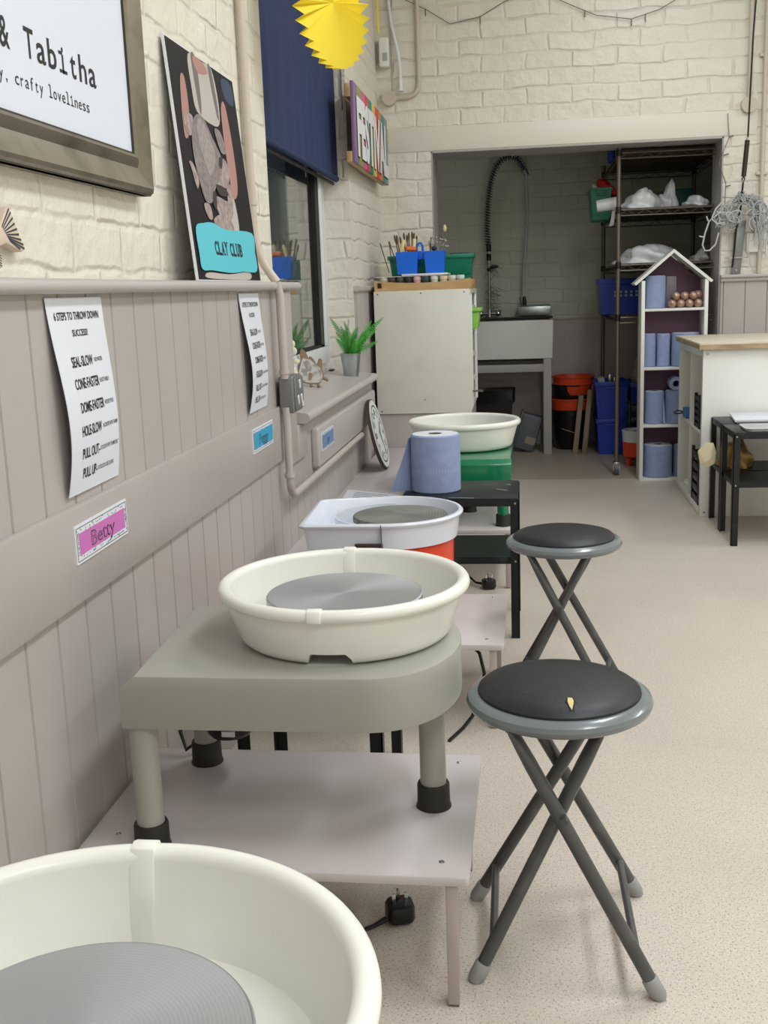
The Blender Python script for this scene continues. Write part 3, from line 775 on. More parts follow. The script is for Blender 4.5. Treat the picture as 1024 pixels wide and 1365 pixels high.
layer('finger', [[(2.804, .572), (2.851, .544), (2.841, .481), (2.784, .429), (2.702, .434), (2.71, .482), (2.775, .518)], [(2.685, .379), (2.766, .372), (2.82, .368), (2.799, .304), (2.724, .277), (2.681, .314)],
                  [(2.801, .444), (2.845, .445), (2.829, .332), (2.79, .29)], [(2.571, .334), (2.615, .334), (2.627, .278), (2.595, .269), (2.572, .3)], [(2.501, .499), (2.531, .494), (2.559, .433), (2.535, .39), (2.523, .416), (2.515, .458)],
                  [(2.526, .698), (2.57, .712), (2.591, .694), (2.556, .62), (2.525, .623), (2.511, .662)], [(2.63, .27), (2.70, .30), (2.79, .28), (2.80, .235), (2.66, .235)]], mat('photo_clay_light', (176, 160, 156), .6, spec=.2, var=(60, (140, 126, 124), .4, .65)), .0020)
layer('clay_turtle', [[(2.612, .716), (2.678, .723), (2.734, .651), (2.791, .569), (2.768, .493), (2.682, .407), (2.642, .349), (2.586, .347), (2.559, .433), (2.546, .53), (2.56, .631)],
                      [(2.766, .694), (2.819, .695), (2.847, .629), (2.832, .596), (2.791, .605)]], mat('photo_clay', (146, 136, 134), .6, spec=.2, var=(70, (126, 117, 116), .4, .62)), .0026)
layer('clay_sheen', [[(2.622, .70), (2.668, .705), (2.71, .645), (2.735, .575), (2.70, .50), (2.655, .47), (2.625, .54), (2.605, .63)]], mat('photo_clay_sheen', (166, 156, 153), .6, spec=.2, var=(70, (148, 139, 137), .4, .62)), .0029)
layer('finger_shadow', [[(2.70, .435), (2.78, .43), (2.80, .40), (2.72, .39)], [(2.67, .32), (2.685, .38), (2.665, .40), (2.645, .34)], [(2.77, .57), (2.80, .57), (2.775, .52), (2.755, .53)]], mat('photo_shadow', (70, 60, 60), .6, spec=.2), .0031)
layer('label_patch', [[(2.465, .222), (2.534, .246), (2.612, .254), (2.723, .235), (2.985, .24), (2.99, .15), (2.978, .051), (2.841, .045), (2.709, .036), (2.548, .044), (2.464, .047), (2.459, .113)]], mat('turquoise', (96, 204, 220), .4), .0034)
mb = MB()
fpt = PT(.0042)
u = 2.592
for word, w in (('CLAY', .118), ('CLUB', .122)):
    n = len(word); pw = w/n
    for i, ch in enumerate(word):
        c = u+pw*(i+.5); write(mb, ch, c-pw*.40, c+pw*.40, .116, .176, fpt, .03)
        if ch in 'LAYU':                     # slab feet and heads
            for vv in ((.116, .122),) if ch in 'AL' else ((.170, .176),):
                for k in ((-.36, .36) if ch in 'AYU' else (-.36,)):
                    cc = c+pw*k; mb.poly([fpt(cc-.006, vv[0]), fpt(cc+.006, vv[0]), fpt(cc+.006, vv[1]), fpt(cc-.006, vv[1])])
    u += w+.018
mb.build('lettering', ink, root)
# instruction sheets
def sheet(label, y0, y1, zt, zb, bulge, skew, group):
    root = thing('instruction_sheet', label, 'paper', (W, (y0+y1)/2, zb), group)
    def S(off):
        def f(u, v):          # u 0..1 across, v 0..1 from the bottom
            s = math.sin(PI*min(1, max(0, 1-v))**1.5)
            x = W+.003+bulge*s*(1-.4*u)+off+.004*(1-v)*(1-u)
            return (x, y0+(y1-y0)*u+skew*(1-v), zt+(zb-zt)*(1-v))
        return f
    mb = MB().grid(10, 26, S(0)); mb2 = MB().grid(10, 26, S(-.0008)); mb.merge(mb2); mb.build('paper', white_paper, root)
    f = S(.0007)
    mb = MB()
    def L_(t, ya, yb, zc, h, bold=.018): write(mb, t, ya, yb, (zc-h/2-zb)/(zt-zb), (zc+h/2-zb)/(zt-zb), f, bold)
    # coordinates as fractions of the page
    L_('6 STEPS TO THROW DOWN', .10, .90, zt-.029, .013); L_('SUCCESS!', .36, .64, zt-.057, .011)
    rows = [('SEAL-SLOW', .24, .64, .1035, 'NO WATER', .67, .83), ('CONE-FASTER', .22, .69, .1395, 'BE NOT WOBBLY!', .71, .90), ('DOME-FASTER', .25, .72, .1785, 'HOCKEY PUCK', .74, .93),
            ('HOLE-SLOW', .22, .62, .217, 'IN CENTRE WITH THUMB', .65, .97), ('PULL OUT-', .21, .56, .254, "3 O'CLOCK WITH THUMB ONLY", .57, .97), ('PULL UP-', .23, .51, .287, "3 O'CLOCK USE CLAWS", .52, .86)]
    for a, u0, u1, dz, b_, u2, u3 in rows:
        L_(a, u0, u1, zt-dz*(zt-zb)/.32, .0175); L_(b_, u2, u3, zt-dz*(zt-zb)/.32-.001, .0075, .012)
    mb.build('lettering', ink, root)
    return root
gS = 'instruction sheets pinned to the boarding'
sheet('curling white instruction sheet on the boarding directly above the pink name card', 1.635, 1.865, 1.107, .788, .017, .014, gS)
sheet('white instruction sheet on the boarding beside the window, above the bright blue name card', 2.80, 3.015, 1.106, .790, .019, .03, gS)
# name cards
def name_card(label, txt, x, y0, y1, z0, z1, dz, material, border=.014, tw=.42, th=.42, bold=.012):
    root = thing('name_card', label, 'name card', (x, (y0+y1)/2, z0), 'name cards on the wall')
    f = lambda off: (lambda u, v: (x+off, u, v+dz*(u-y0)/(y1-y0)))
    MB().prism([(y0, z0), (y1, z0), (y1, z1), (y0, z1)], f(.0003), f(.003)).build('card', white_paper, root)
    mb = MB(); b0 = border
    q = .004
    for (a, b_, c, d) in ((y0+q, y1-q, z0+q, z0+q+.0012), (y0+q, y1-q, z1-q-.0012, z1-q), (y0+q, y0+q+.0014, z0+q, z1-q), (y1-q-.0014, y1-q, z0+q, z1-q)):
        mb.poly([f(.0034)(a, c), f(.0034)(b_, c), f(.0034)(b_, d), f(.0034)(a, d)])
    rnd = random.Random(3)
    for i in range(90):
        e = rnd.random()
        yy = y0+.006+(y1-y0-.012)*rnd.random(); zz = z0+.006+(z1-z0-.012)*rnd.random()
        if y0+b0 < yy < y1-b0 and z0+b0 < zz < z1-b0:
            if e < .5: yy = y0+.0095 if e < .25 else y1-.0095
            else: zz = z0+.0095 if e < .75 else z1-.0095
        mb.poly([f(.0034)(yy-.0012, zz-.0012), f(.0034)(yy+.0012, zz-.0010), f(.0034)(yy+.001, zz+.0012), f(.0034)(yy-.001, zz+.001)])
    mb.build('border', ink_soft, root)
    MB().poly([f(.0037)(u, v) for u, v in ((y0+b0, z0+b0), (y1-b0, z0+b0), (y1-b0, z1-b0), (y0+b0, z1-b0))]).build('colour_panel', material, root)
    mb = MB(); yc = (y0+y1)/2; zc = (z0+z1)/2; w = (y1-y0)*tw/2; h = (z1-z0)*th/2
    write(mb, txt, yc-w, yc+w, zc-h, zc+h, f(.0041), bold); lt = mb.build('lettering', ink_soft, root)
    mb = MB(); write(mb, txt, yc-w+.0006, yc+w-.0006, zc-h+.001, zc+h-.001, f(.0044), -.022); mb.build('letter_fill', material, root)
    return root
name_card('pink name card under the nearer instruction sheet', 'Betty', W+.0125, 1.640, 1.872, .678, .742, .003, pink_l, .014, .46, .40)
name_card('bright blue name card under the farther instruction sheet', 'Peggy', W+.0125, 2.818, 3.052, .682, .748, .001, cyan_l, .011, .45, .42)
name_card('small dull blue name card on the boxed trunking below the sill', 'Joy', -.7175, 3.715, 3.945, .556, .620, 0, blue_l, .009, .22, .34)

# conduit and socket
root = thing('conduit_pipe', 'painted conduit pipe running down beside the window and along under the trunking', 'pipe', (-.72, 3.17, .5))
def arc3(a, b_, c, n=6):
    a, b_, c = Vector(a), Vector(b_), Vector(c)
    return [a.lerp(b_, t).lerp(b_.lerp(c, t), t) for t in [i/n for i in range(n+1)]]
pts = [V(-.784, 3.16, 3.0), V(-.784, 3.16, 2.0), V(-.783, 3.165, 1.5), V(-.783, 3.17, 1.34)] + arc3((-.783, 3.17, 1.30), (-.783, 3.17, 1.22), (-.74, 3.17, 1.16), 5) + [V(-.722, 3.17, 1.135), V(-.716, 3.17, 1.10), V(-.714, 3.17, .855)]
MB().tube(pts[:-2], .0125, 16).build('upper_pipe', pipe_m, root); MB().tube(pts[-3:], .0127, 16).build('middle_pipe', pipe_mv, root)
pts = [V(-.714, 3.17, .77), V(-.714, 3.17, .60)] + arc3((-.714, 3.17, .56), (-.714, 3.17, .50), (-.714, 3.24, .497), 6) + [V(-.714, 4.1, .495), V(-.714, 4.62, .494)]
MB().tube(pts, .0115, 16).build('lower_pipe', pipe_mv, root)
for z in (1.36, .875, .565):
    X = -.783 if z > 1.2 else -.714
    MB().tube([(X, 3.17, z-.006), (X, 3.17, z+.006)], .0155, 16).build('clip', pipe_m if z > 1 else pipe_mv, root)
root = thing('socket_box', 'grey metal socket box on the conduit with white marked switches', 'socket', (-.715, 3.22, .81))
MB().box(W+.012, -.688, 3.165, 3.29, .752, .862, .006, 3).build('box', metal_box, root)
MB().box(-.690, -.682, 3.172, 3.284, .760, .856, .004, 2).build('cover', metal_box, root)
for yy, zz in ((3.20, .79), (3.245, .79), (3.225, .835)):
    MB().obox((-.681, yy, zz), .004, .013, .026, Matrix.Rotation(.35, 3, 'X'), .001).build('rocker', upvc, root)
MB().box(-.683, -.6805, 3.255, 3.27, .765, .78).build('sticker', cream_p, root)

# wall fish at the left edge
root = thing('ceramic_fish', 'striped ceramic fish on the brick wall, only its tail in view at the left edge', 'ornament', (-.79, 1.45, 1.2))
FX = lambda off: (lambda u, v: (-.79+off, u+.068, v-.012))
fish = [(1.52, 1.222), (1.549, 1.256), (1.562, 1.257), (1.575, 1.232), (1.592, 1.208), (1.604, 1.195), (1.59, 1.191), (1.565, 1.196), (1.54, 1.202), (1.515, 1.196), (1.515, 1.178), (1.519, 1.165), (1.505, 1.164), (1.48, 1.18), (1.40, 1.165), (1.32, 1.17), (1.26, 1.2), (1.25, 1.215), (1.30, 1.245), (1.38, 1.262), (1.46, 1.245)]
bd = MB().prism(fish, FX(-.012), FX(.010)); bd.bevel(.003); bd = bd.build('body', mat('fish_clay', (214, 196, 178), .6), root)
mb = MB()
def stripe(a, b_, w):
    d = Vector((b_[0]-a[0], b_[1]-a[1])).normalized(); nn = Vector((-d.y, d.x))*w
    MB().poly([FX(.0106)(a[0]+nn.x*.6, a[1]+nn.y*.6), FX(.0106)(b_[0]+nn.x, b_[1]+nn.y), FX(.0106)(b_[0]-nn.x, b_[1]-nn.y), FX(.0106)(a[0]-nn.x*.6, a[1]-nn.y*.6)]).build('stripe', mat('fish_ink', (56, 60, 66), .6), root)
tipsT = [(1.556, 1.254), (1.561, 1.249), (1.566, 1.241), (1.571, 1.233), (1.577, 1.225), (1.582, 1.217), (1.588, 1.209), (1.594, 1.202), (1.596, 1.196), (1.582, 1.195)]
for i, t in enumerate(tipsT):
    s0 = (1.522+.022*i/9+.006, 1.226-.02*i/9); stripe(s0, t, .0016)
for i in range(5): stripe((1.508, 1.186-.004*i), (1.516, 1.182-.0035*i), .0009)

# blind
root = thing('roller_blind', 'navy fabric blind pulled halfway down over the window', 'blind', (-.85, 4.28, 1.6))
mb = MB().grid(120, 16, lambda u, v: (-.850+.004*math.sin(u*70+2*math.sin(u*9))*(.3+.7*(1-v))+.006*math.sin(u*17+2)*(.4+.6*v), 3.50+1.56*u, 1.605+.945*v))
mb2 = MB().grid(120, 16, lambda u, v: (-.852+.004*math.sin(u*70+2*math.sin(u*9))*(.3+.7*(1-v))+.006*math.sin(u*17+2)*(.4+.6*v), 3.50+1.56*u, 1.605+.945*v)); mb.merge(mb2)
mb.build('fabric', navy, root)
MB().tube([(-.853, 3.50, 1.603), (-.853, 5.06, 1.603)], .013, 14).build('hem_bar', navy, root)
MB().box(-.872, -.864, 3.5, 5.06, 1.577, 1.589).build('bottom_rail', gasket, root)
MB().tube([(-.853, 3.5, 2.535), (-.853, 5.06, 2.535)], .016, 14).build('roller', upvc, root)
mb = MB().tube([(-.815, 5.070, 2.53), (-.815, 5.071, 1.89), (-.815, 5.075, 1.87), (-.815, 5.0765, 1.89), (-.815, 5.0765, 2.53)], .0018, 6); mb.build('bead_chain', steel, root)
MB().tube([(-.815, 5.074, 1.85), (-.815, 5.074, 1.90)], .007, 10).build('chain_tensioner', upvc, root)

# yellow paper fan
root = thing('paper_fan', 'yellow pleated paper fan hanging in front of the blind', 'decoration', (-.58, 3.5, 1.96))
ua = Vector((.40, .916, 0)); na = Vector((.916, -.40, 0)); C0 = Vector((-.582, 3.5, 1.962))
mb = MB(); bm = mb.bm; N = 60; Rf = .190
c1 = bm.verts.new(C0+na*.006); rim_v = []
for k in range(N):
    ridge = k % 2; a = 2*PI*(k+(.45 if ridge else 0))/N
    rr = Rf*(1.0 if ridge else .985)
    rim_v.append(bm.verts.new(C0+ua*(rr*math.cos(a))+V(0, 0, 1)*(rr*math.sin(a))+na*(.020 if ridge else -.020)))
for k in range(N): bm.faces.new((c1, rim_v[k], rim_v[(k+1) % N]))
mb.build('pleated_disc', yellow_p, root, ang=5, recalc=False)
MB().tube([C0+V(0, 0, .19), C0+V(0, 0, 1.03)], .0012, 6).build('string', white_paper, root)
o = MB().tube([(-.775, 6.12, 3.0), (-.775, 6.12, 2.5), (-.772, 6.12, 2.44)], .006, 6).build('yellow_cord', yellow_p)
tag(o, 'thin yellow cord hanging in the corner above the motion sensor', 'cord')

# painted word sign of coloured planks
root = thing('painted_sign', 'wooden sign of coloured planks with big white letters beside the window', 'sign', (-.75, 5.5, 1.85))
pc = [(140, 112, 150), (146, 152, 84), (198, 104, 150), (206, 70, 84), (26, 138, 118), (226, 190, 96), (206, 66, 58), (210, 124, 78), (44, 140, 132), (138, 154, 156)]
ys, ye = 4.885, 6.05; zb, zt = 1.655, 1.99
for i, c in enumerate(pc):
    a = ys+(ye-ys)*i/10; b_ = ys+(ye-ys)*(i+1)/10
    MB().box(-.749, -.735, a+.0008, b_-.0008, zb, zt, .0015).build('plank', mat('plank_%s' % 'abcdefghij'[i], c, .55, bump=(60, .1)), root)
MB().box(-.774, -.749, ys-.004, ye, zb+.0, zb+.045, .002).build('batten', tanwood, root)
MB().box(-.774, -.749, ys-.004, ye, zt-.065, zt-.01, .002).build('batten', tanwood, root)
for yy_ in (5.3, 5.7): MB().box(B, -.774, yy_, yy_+.06, zt-.06, zt-.02).build('spacer', tanwood, root)
mb = MB(); fl = lambda u, v: (-.7325, u, v)
write(mb, 'FESTIVAL', ys+.075, ye-.02, zb+.05, zt-.05, fl, .055); mb.build('lettering', mat('letter_white', (236, 236, 240), .5), root)
mb = MB(); fl2 = lambda u, v: (-.7342, u-.007, v-.006)
write(mb, 'FESTIVAL', ys+.075, ye-.02, zb+.05, zt-.05, fl2, .06); mb.build('letter_shadow_paint', ink, root)

# ------------------------------------------------------------------ sill objects
root = thing('potted_fern', 'green artificial fern in a galvanised pot at the far end of the window sill', 'plant', (-.787, 4.86, .7265))
pot = MB().lathe([(0, 0), (.033, 0), (.0335, .003), (.046, .098), (.0485, .100), (.049, .104), (.0465, .106), (.0445, .100), (.036, .06), (0, .06)], (-.787, 4.86, .7265), 40).build('pot', tin, root)
MB().lathe([(0, .092), (.0445, .092)], (-.787, 4.86, .7265), 30).build('soil', mat('soil', (58, 46, 36), .9), root)
mb = MB(); bm = mb.bm; rnd = random.Random(5)
def frond(base, tip, sag, w, seg=22):
    base, tip = Vector(base), Vector(tip); prevL = None
    d = (tip-base).normalized(); side = d.cross(Vector((.35, .93, .15))).normalized()
    pts = []
    for i in range(seg+1):
        t = i/seg; p = base.lerp(tip, t)+Vector((0, 0, sag*math.sin(PI*t)))
        ww = w*math.sin(PI*min(1, .12+t*.9))**.7
        pts.append((p, ww))
    for i in range(seg):
        p, ww = pts[i]; q, wq = pts[i+1]; m_ = p.lerp(q, .5)
        dirv = (q-p)
        for sg in (1, -1):
            a = bm.verts.new(p-dirv*.1); b_ = bm.verts.new(p+dirv*.62); c = bm.verts.new(q+side*sg*ww+dirv*.25+Vector((0, 0, -.15*ww))); d2 = bm.verts.new(p+side*sg*ww*.85+dirv*.45)
            bm.faces.new((a, b_, c, d2))
tips = [(-.875, 4.86, .992), (-.815, 4.88, .972), (-.792, 4.80, .952), (-.781, 4.92, .918), (-.753, 4.84, .92), (-.690, 4.88, .972), (-.632, 4.84, .985), (-.66, 4.84, .882), (-.735, 4.78, .875),
        (-.84, 4.80, .93), (-.83, 4.93, .94), (-.72, 4.93, .93), (-.77, 4.75, .90), (-.70, 4.80, .91), (-.86, 4.9, .90),
        (-.80, 4.78, .93), (-.765, 4.9, .945), (-.74, 4.8, .95), (-.82, 4.82, .955), (-.70, 4.9, .945), (-.845, 4.85, .90), (-.725, 4.86, .895), (-.67, 4.9, .935)]
for t in tips:
    b0 = (-.787+rnd.uniform(-.02, .02), 4.86+rnd.uniform(-.02, .02), .815)
    frond(b0, t, rnd.uniform(.0, .015), .0145)
    mb.tube([b0, Vector(b0).lerp(Vector(t), .5), t], [.0016, .0012, .0005], 5)
mb.build('fronds', leaf, root, recalc=False)
# ceramic fish figure
root = thing('fish_ornament', 'speckled ceramic fish ornament standing on feet on the window sill', 'ornament', (-.828, 4.25, .735))
bx, by = -.846, 4.25; ud = Vector((.955, .297, 0)); nd = Vector((-.297, .955, 0))*-1
FO = lambda off: (lambda u, v: tuple(Vector((bx, by, .7335))+(ud*u+nd*off+V(0, 0, v))*1.17))
out = [(-.040, .030), (-.030, .018), (.0, .012), (.025, .015), (.035, .028), (.040, .045), (.034, .062), (.036, .092), (.026, .096), (.018, .078), (.006, .098), (-.004, .106), (-.010, .100), (-.014, .112), (-.024, .128), (-.034, .130), (-.038, .112), (-.036, .092), (-.046, .070), (-.050, .048)]
bd = MB().prism(smooth_poly(out, 3), FO(-.009), FO(.007)); bd = bd.build('body', pot_br, root)
inn = [(-.037, .032), (-.024, .021), (.004, .017), (.026, .020), (.033, .034), (.034, .05), (.027, .066), (.012, .080), (-.004, .094), (-.018, .098), (-.030, .100), (-.040, .072), (-.045, .050)]
MB().prism(smooth_poly(inn, 3), FO(.006), FO(.010)).build('glazed_side', pot_gl, root)
MB().prism(smooth_poly([(-.012, .030), (-.004, .030), (-.002, .048), (-.010, .052)], 3), FO(.009), FO(.014)).build('fin', pot_br, root)
for u in (-.006, .018):
    MB().tube([FO(.0)(u, .018), FO(.004)(u+.002, .004), FO(.012)(u+.006, .004)], [.006, .006, .005], 10).build('foot', pot_br, root)
MB().tube([FO(0)(.034, .034), FO(0)(.046, .028), FO(0)(.054, .022)], [.007, .008, .006], 10).build('tail', pot_br, root)
# cream flower
root = thing('flower_ornament', 'cream fabric flower on the window sill half hidden by the conduit', 'ornament', (-.835, 3.86, .735))
mb = MB()
for k, (dx, dz) in enumerate(((0, .205), (.012, .19), (-.012, .185), (.02, .165), (-.005, .165), (.006, .14), (.026, .128), (-.01, .12), (.014, .1), (0, .085), (.022, .088))):
    mb.sphere((-.850+dx, 3.86+.01*((k*7) % 5-2), .735+dz), .0125, 10, 7, (1.1, .5, 1.2 if k % 2 else .75))
mb.build('petals', cream_p, root)
MB().tube([(-.85, 3.86, .733), (-.85, 3.86, .85)], .004, 8).build('stem', leaf_d, root)
MB().lathe([(0, 0), (.024, 0), (.018, .02), (.01, .05), (.02, .07), (0, .07)], (-.85, 3.86, .734), 20).build('base', cream_p, root)

# wall clock leaning on the ledge
root = thing('wall_clock', 'round white clock leaning against the trunking on the ledge', 'clock', (-.66, 4.82, .315))
ax = Vector((-.225, 0, .974)).normalized(); yv = Vector((0, 1, 0)); nv = Vector((.974, 0, .225)).normalized(); Cc = Vector((-.632, 4.80, .318))+ax*.159; CS = .159/.148
CK = lambda off: (lambda u, v: tuple(Cc+yv*u*CS+ax*v*CS+nv*off))
circ = lambda r, n=56: [(r*math.cos(2*PI*i/n), r*math.sin(2*PI*i/n)) for i in range(n)]
MB().prism(circ(.148), CK(-.008), CK(.006)).build('case', mat('clock_case', (70, 58, 48), .5), root)
MB().prism(circ(.143), CK(.005), CK(.0075)).build('dial', mat('clock_dial', (228, 232, 232), .3), root)
mb = MB(); bm = mb.bm
a = [bm.verts.new(CK(.0079)(u, v)) for u, v in circ(.122)]; b_ = [bm.verts.new(CK(.0079)(u, v)) for u, v in circ(.116)]
for i in range(56): bm.faces.new((a[i], a[(i+1) % 56], b_[(i+1) % 56], b_[i]))
mb.build('dial_ring', ink, root)
for i, t in enumerate(('12', '1', '2', '3', '4', '5', '6', '7', '8', '9', '10', '11')):
    an = PI/2-i*PI/6+.5; u, v = .092*math.cos(an), .092*math.sin(an); w = .009*len(t)
    mb = MB(); write(mb, t, u-w, u+w, v-.013, v+.013, CK(.0082), .02); mb.build('numeral', ink, root)
for an, l, w in ((.9, .06, .004), (-1.2, .085, .003)):
    d = (math.cos(an), math.sin(an)); nn = (-d[1]*w, d[0]*w)
    MB().prism([(nn[0], nn[1]), (d[0]*l, d[1]*l), (-nn[0], -nn[1])], CK(.010), CK(.012)).build('hand', ink, root)
# sheet of paper on the ledge
root = thing('paper_sheet', 'printed white sheet lying on the ledge behind the white splash tray', 'paper', (-.59, 4.1, .315))
mb = MB().zprism([(-.715, 4.05), (-.475, 3.95), (-.465, 4.13), (-.728, 4.285)], .3152, .3168); mb.build('paper', white_paper, root)
mb = MB()
for i in range(5):
    t = .2+.15*i; a = Vector((-.715, 4.05)).lerp(Vector((-.728, 4.285)), t); b_ = Vector((-.475, 3.95)).lerp(Vector((-.465, 4.13)), t)
    p0 = a.lerp(b_, .15); p1 = a.lerp(b_, .9 if i % 2 else .7)
    mb.poly([(p0.x, p0.y, .3171), (p1.x, p1.y, .3171), (p1.x, p1.y+.006, .3171), (p0.x, p0.y+.006, .3171)])
mb.build('print_lines', ink_soft, root)

# ------------------------------------------------------------------ cabinet in the far left corner
root = thing('storage_cabinet', 'off-white storage cabinet on a mauve box in the far left corner', 'cabinet', (-.51, 5.8, 0))
MB().box(-.783, -.29, 5.475, 6.14, 0, .486, .003).build('plinth_box', mauve, root)
MB().box(-.757, -.281, 5.462, 5.478, .487, 1.097, .0015).build('end_panel', cab_white, root)
for xx, yy in ((-.749, 5.474), (-.52, 5.474), (-.305, 5.474)):
    pass
for px, pz in ((-.738, 1.083), (-.522, 1.083), (-.308, 1.083), (-.735, .500), (-.515, .556)):
    MB().cyl((px, 5.463, pz), (px, 5.4605, pz), .004, .0035, 10).build('screw', grey_box, root)
MB().box(-.74, -.285, 6.10, 6.13, .487, 1.085).build('end_panel', cab_white, root)
MB().box(-.74, -.725, 5.478, 6.10, .487, 1.085).build('back_panel', cab_white, root)
MB().box(-.74, -.276, 5.478, 6.13, 1.075, 1.0965).build('top', cab_white, root)
MB().box(-.74, -.285, 5.478, 6.10, .487, .505).build('bottom', cab_white, root)
for yy in (5.49, 5.60, 6.085):
    MB().box(-.291, -.277, yy, yy+.018, .50, 1.08, .001).build('upright', white_lam, root)
for zz in (.62, .75, .88, 1.0):
    MB().box(-.30, -.281, 5.5, 6.1, zz, zz+.01).build('runner', white_lam, root)
# green tub in the runners
root = thing('plastic_tub', 'lime green plastic tub hanging from the side of the white cabinet', 'tub', (-.27, 5.70, .90))
mb = MB().prism([(-.045, 0), (.012, 0), (.022, .09), (-.055, .09)], lambda u, v: (-.262+u, 5.625, .895+v), lambda u, v: (-.262+u, 5.80, .895+v)); mb.bevel(.006); mb.build('tub', green_li, root)
MB().box(-.325, -.230, 5.61, 5.82, .982, 1.0, .004).build('rim', green_li, root)
root = thing('stick', 'brown stick poking out sideways from the lower white cabinet', 'stick', (-.25, 5.6, .58))
tag(root, 'brown stick poking out sideways from the lower white cabinet', 'stick')
MB().tube([(-.33, 5.58, .585), (-.235, 5.58, .583)], [.004, .005], 10).build('shaft', oldwood, root)
MB().sphere((-.232, 5.58, .583), .0065, 10, 8).build('knob', oldwood, root)
# wooden tray
root = thing('wooden_tray', 'bowed tan wooden tray along the top of the white cabinet', 'tray', (-.51, 5.75, 1.097))
MB().box(-.752, -.276, 5.47, 6.05, 1.0972, 1.103).build('base', tanwood, root)
mb = MB(); mb.grid(24, 1, lambda u, v: (-.752+.476*u, 5.466+.012*math.sin(PI*u), 1.0975+v*(.052-.016*math.sin(PI*u)**.8)))
mb.merge(MB().grid(24, 1, lambda u, v: (-.752+.476*u, 5.472+.012*math.sin(PI*u), 1.0975+v*(.052-.016*math.sin(PI*u)**.8))))
mb.build('front_lip', tanwood, root)
MB().box(-.752, -.744, 5.472, 6.05, 1.103, 1.145, .001).build('side_lip', tanwood, root)
MB().box(-.284, -.276, 5.472, 6.05, 1.103, 1.145, .001).build('side_lip', tanwood, root)
MB().box(-.736, -.716, 5.462, 5.468, 1.113, 1.138, .002).build('handle', black_pl, root)
# paint pots
jar0 = None
jars = [('pale grey', (190, 190, 186), -.712), ('dark brown', (72, 56, 50), -.672), ('charcoal', (70, 72, 76), -.630), ('black', (46, 46, 48), -.588), ('pink', (222, 180, 176), -.545), ('dark teal', (46, 70, 72), -.503),
        ('white', (222, 222, 218), -.459), ('cream', (222, 206, 172), -.413), ('off-white', (214, 208, 196), -.371), ('pale mint', (196, 214, 208), -.329)]
for nm, c, x in jars:
    r = thing('paint_pot', '%s paint pot in the row of pots on the wooden tray' % nm, 'pot', (x, 5.54, 1.103), 'paint pots on the wooden tray')
    MB().lathe([(0, 0), (.0165, 0), (.019, .046), (0, .046)], (x, 5.54, 1.103), 20).build('pot', mat('pot_'+nm.replace(' ', '_'), c, .5), r)
    MB().lathe([(0, .046), (.0205, .046), (.0205, .060), (.019, .062), (0, .062)], (x, 5.54, 1.103), 20).build('lid', mat('lid_'+nm.replace(' ', '_'), tuple(min(255, int(k*1.08+8)) for k in c), .4), r)
# papers on the pots
for k, (lab, x0, x1, y0, y1, z) in enumerate((('flat sheet of paper lying across the paint pots, lowest and furthest left', -.752, -.42, 5.52, 5.78, 1.1655), ('stack of folded papers under the blue caddy, on top of the pots', -.62, -.392, 5.515, 5.75, 1.1695))):
    o = MB().box(x0, x1, y0, y1, z, z+.003 if k == 0 else z+.009, .0006).build('paper_sheet', white_paper); tag(o, lab, 'paper', 'papers on the paint pots')
# blue caddy
root = thing('brush_caddy', 'bright blue two-compartment caddy full of brushes on the white cabinet', 'caddy', (-.53, 5.63, 1.18))
def open_bin(mb, x0, x1, y0, y1, z0, z1, tap=.008, t=.003):
    mb.prism([(x0+tap, y0+tap), (x1-tap, y0+tap), (x1-tap, y1-tap), (x0+tap, y1-tap)], lambda u, v: (u, v, z0), lambda u, v: (u, v, z0+t))
    bm = mb.bm
    o0 = [(x0+tap, y0+tap, z0), (x1-tap, y0+tap, z0), (x1-tap, y1-tap, z0), (x0+tap, y1-tap, z0)]; o1 = [(x0, y0, z1), (x1, y0, z1), (x1, y1, z1), (x0, y1, z1)]
    i1 = [(x0+t, y0+t, z1), (x1-t, y0+t, z1), (x1-t, y1-t, z1), (x0+t, y1-t, z1)]; i0 = [(x0+tap+t, y0+tap+t, z0+t), (x1-tap-t, y0+tap+t, z0+t), (x1-tap-t, y1-tap-t, z0+t), (x0+tap+t, y1-tap-t, z0+t)]
    Rg = [[bm.verts.new(p) for p in l] for l in (o0, o1, i1, i0)]
    for a in range(3):
        for k in range(4): bm.faces.new((Rg[a][k], Rg[a][(k+1) % 4], Rg[a+1][(k+1) % 4], Rg[a+1][k]))
mb = MB(); open_bin(mb, -.655, -.542, 5.575, 5.70, 1.1786, 1.288); mb.build('compartment', blue_br, root)
mb = MB(); open_bin(mb, -.512, -.408, 5.575, 5.70, 1.1786, 1.288); mb.build('compartment', blue_br, root)
mb = MB().box(-.545, -.510, 5.60, 5.675, 1.25, 1.29, .002); mb.build('bridge', blue_br, root)
mb = MB().tube([(-.552, 5.63, 1.285), (-.552, 5.63, 1.315), (-.542, 5.63, 1.33), (-.53, 5.63, 1.33), (-.522, 5.63, 1.315), (-.522, 5.63, 1.285)], .006, 10); mb.build('handle', blue_br, root)
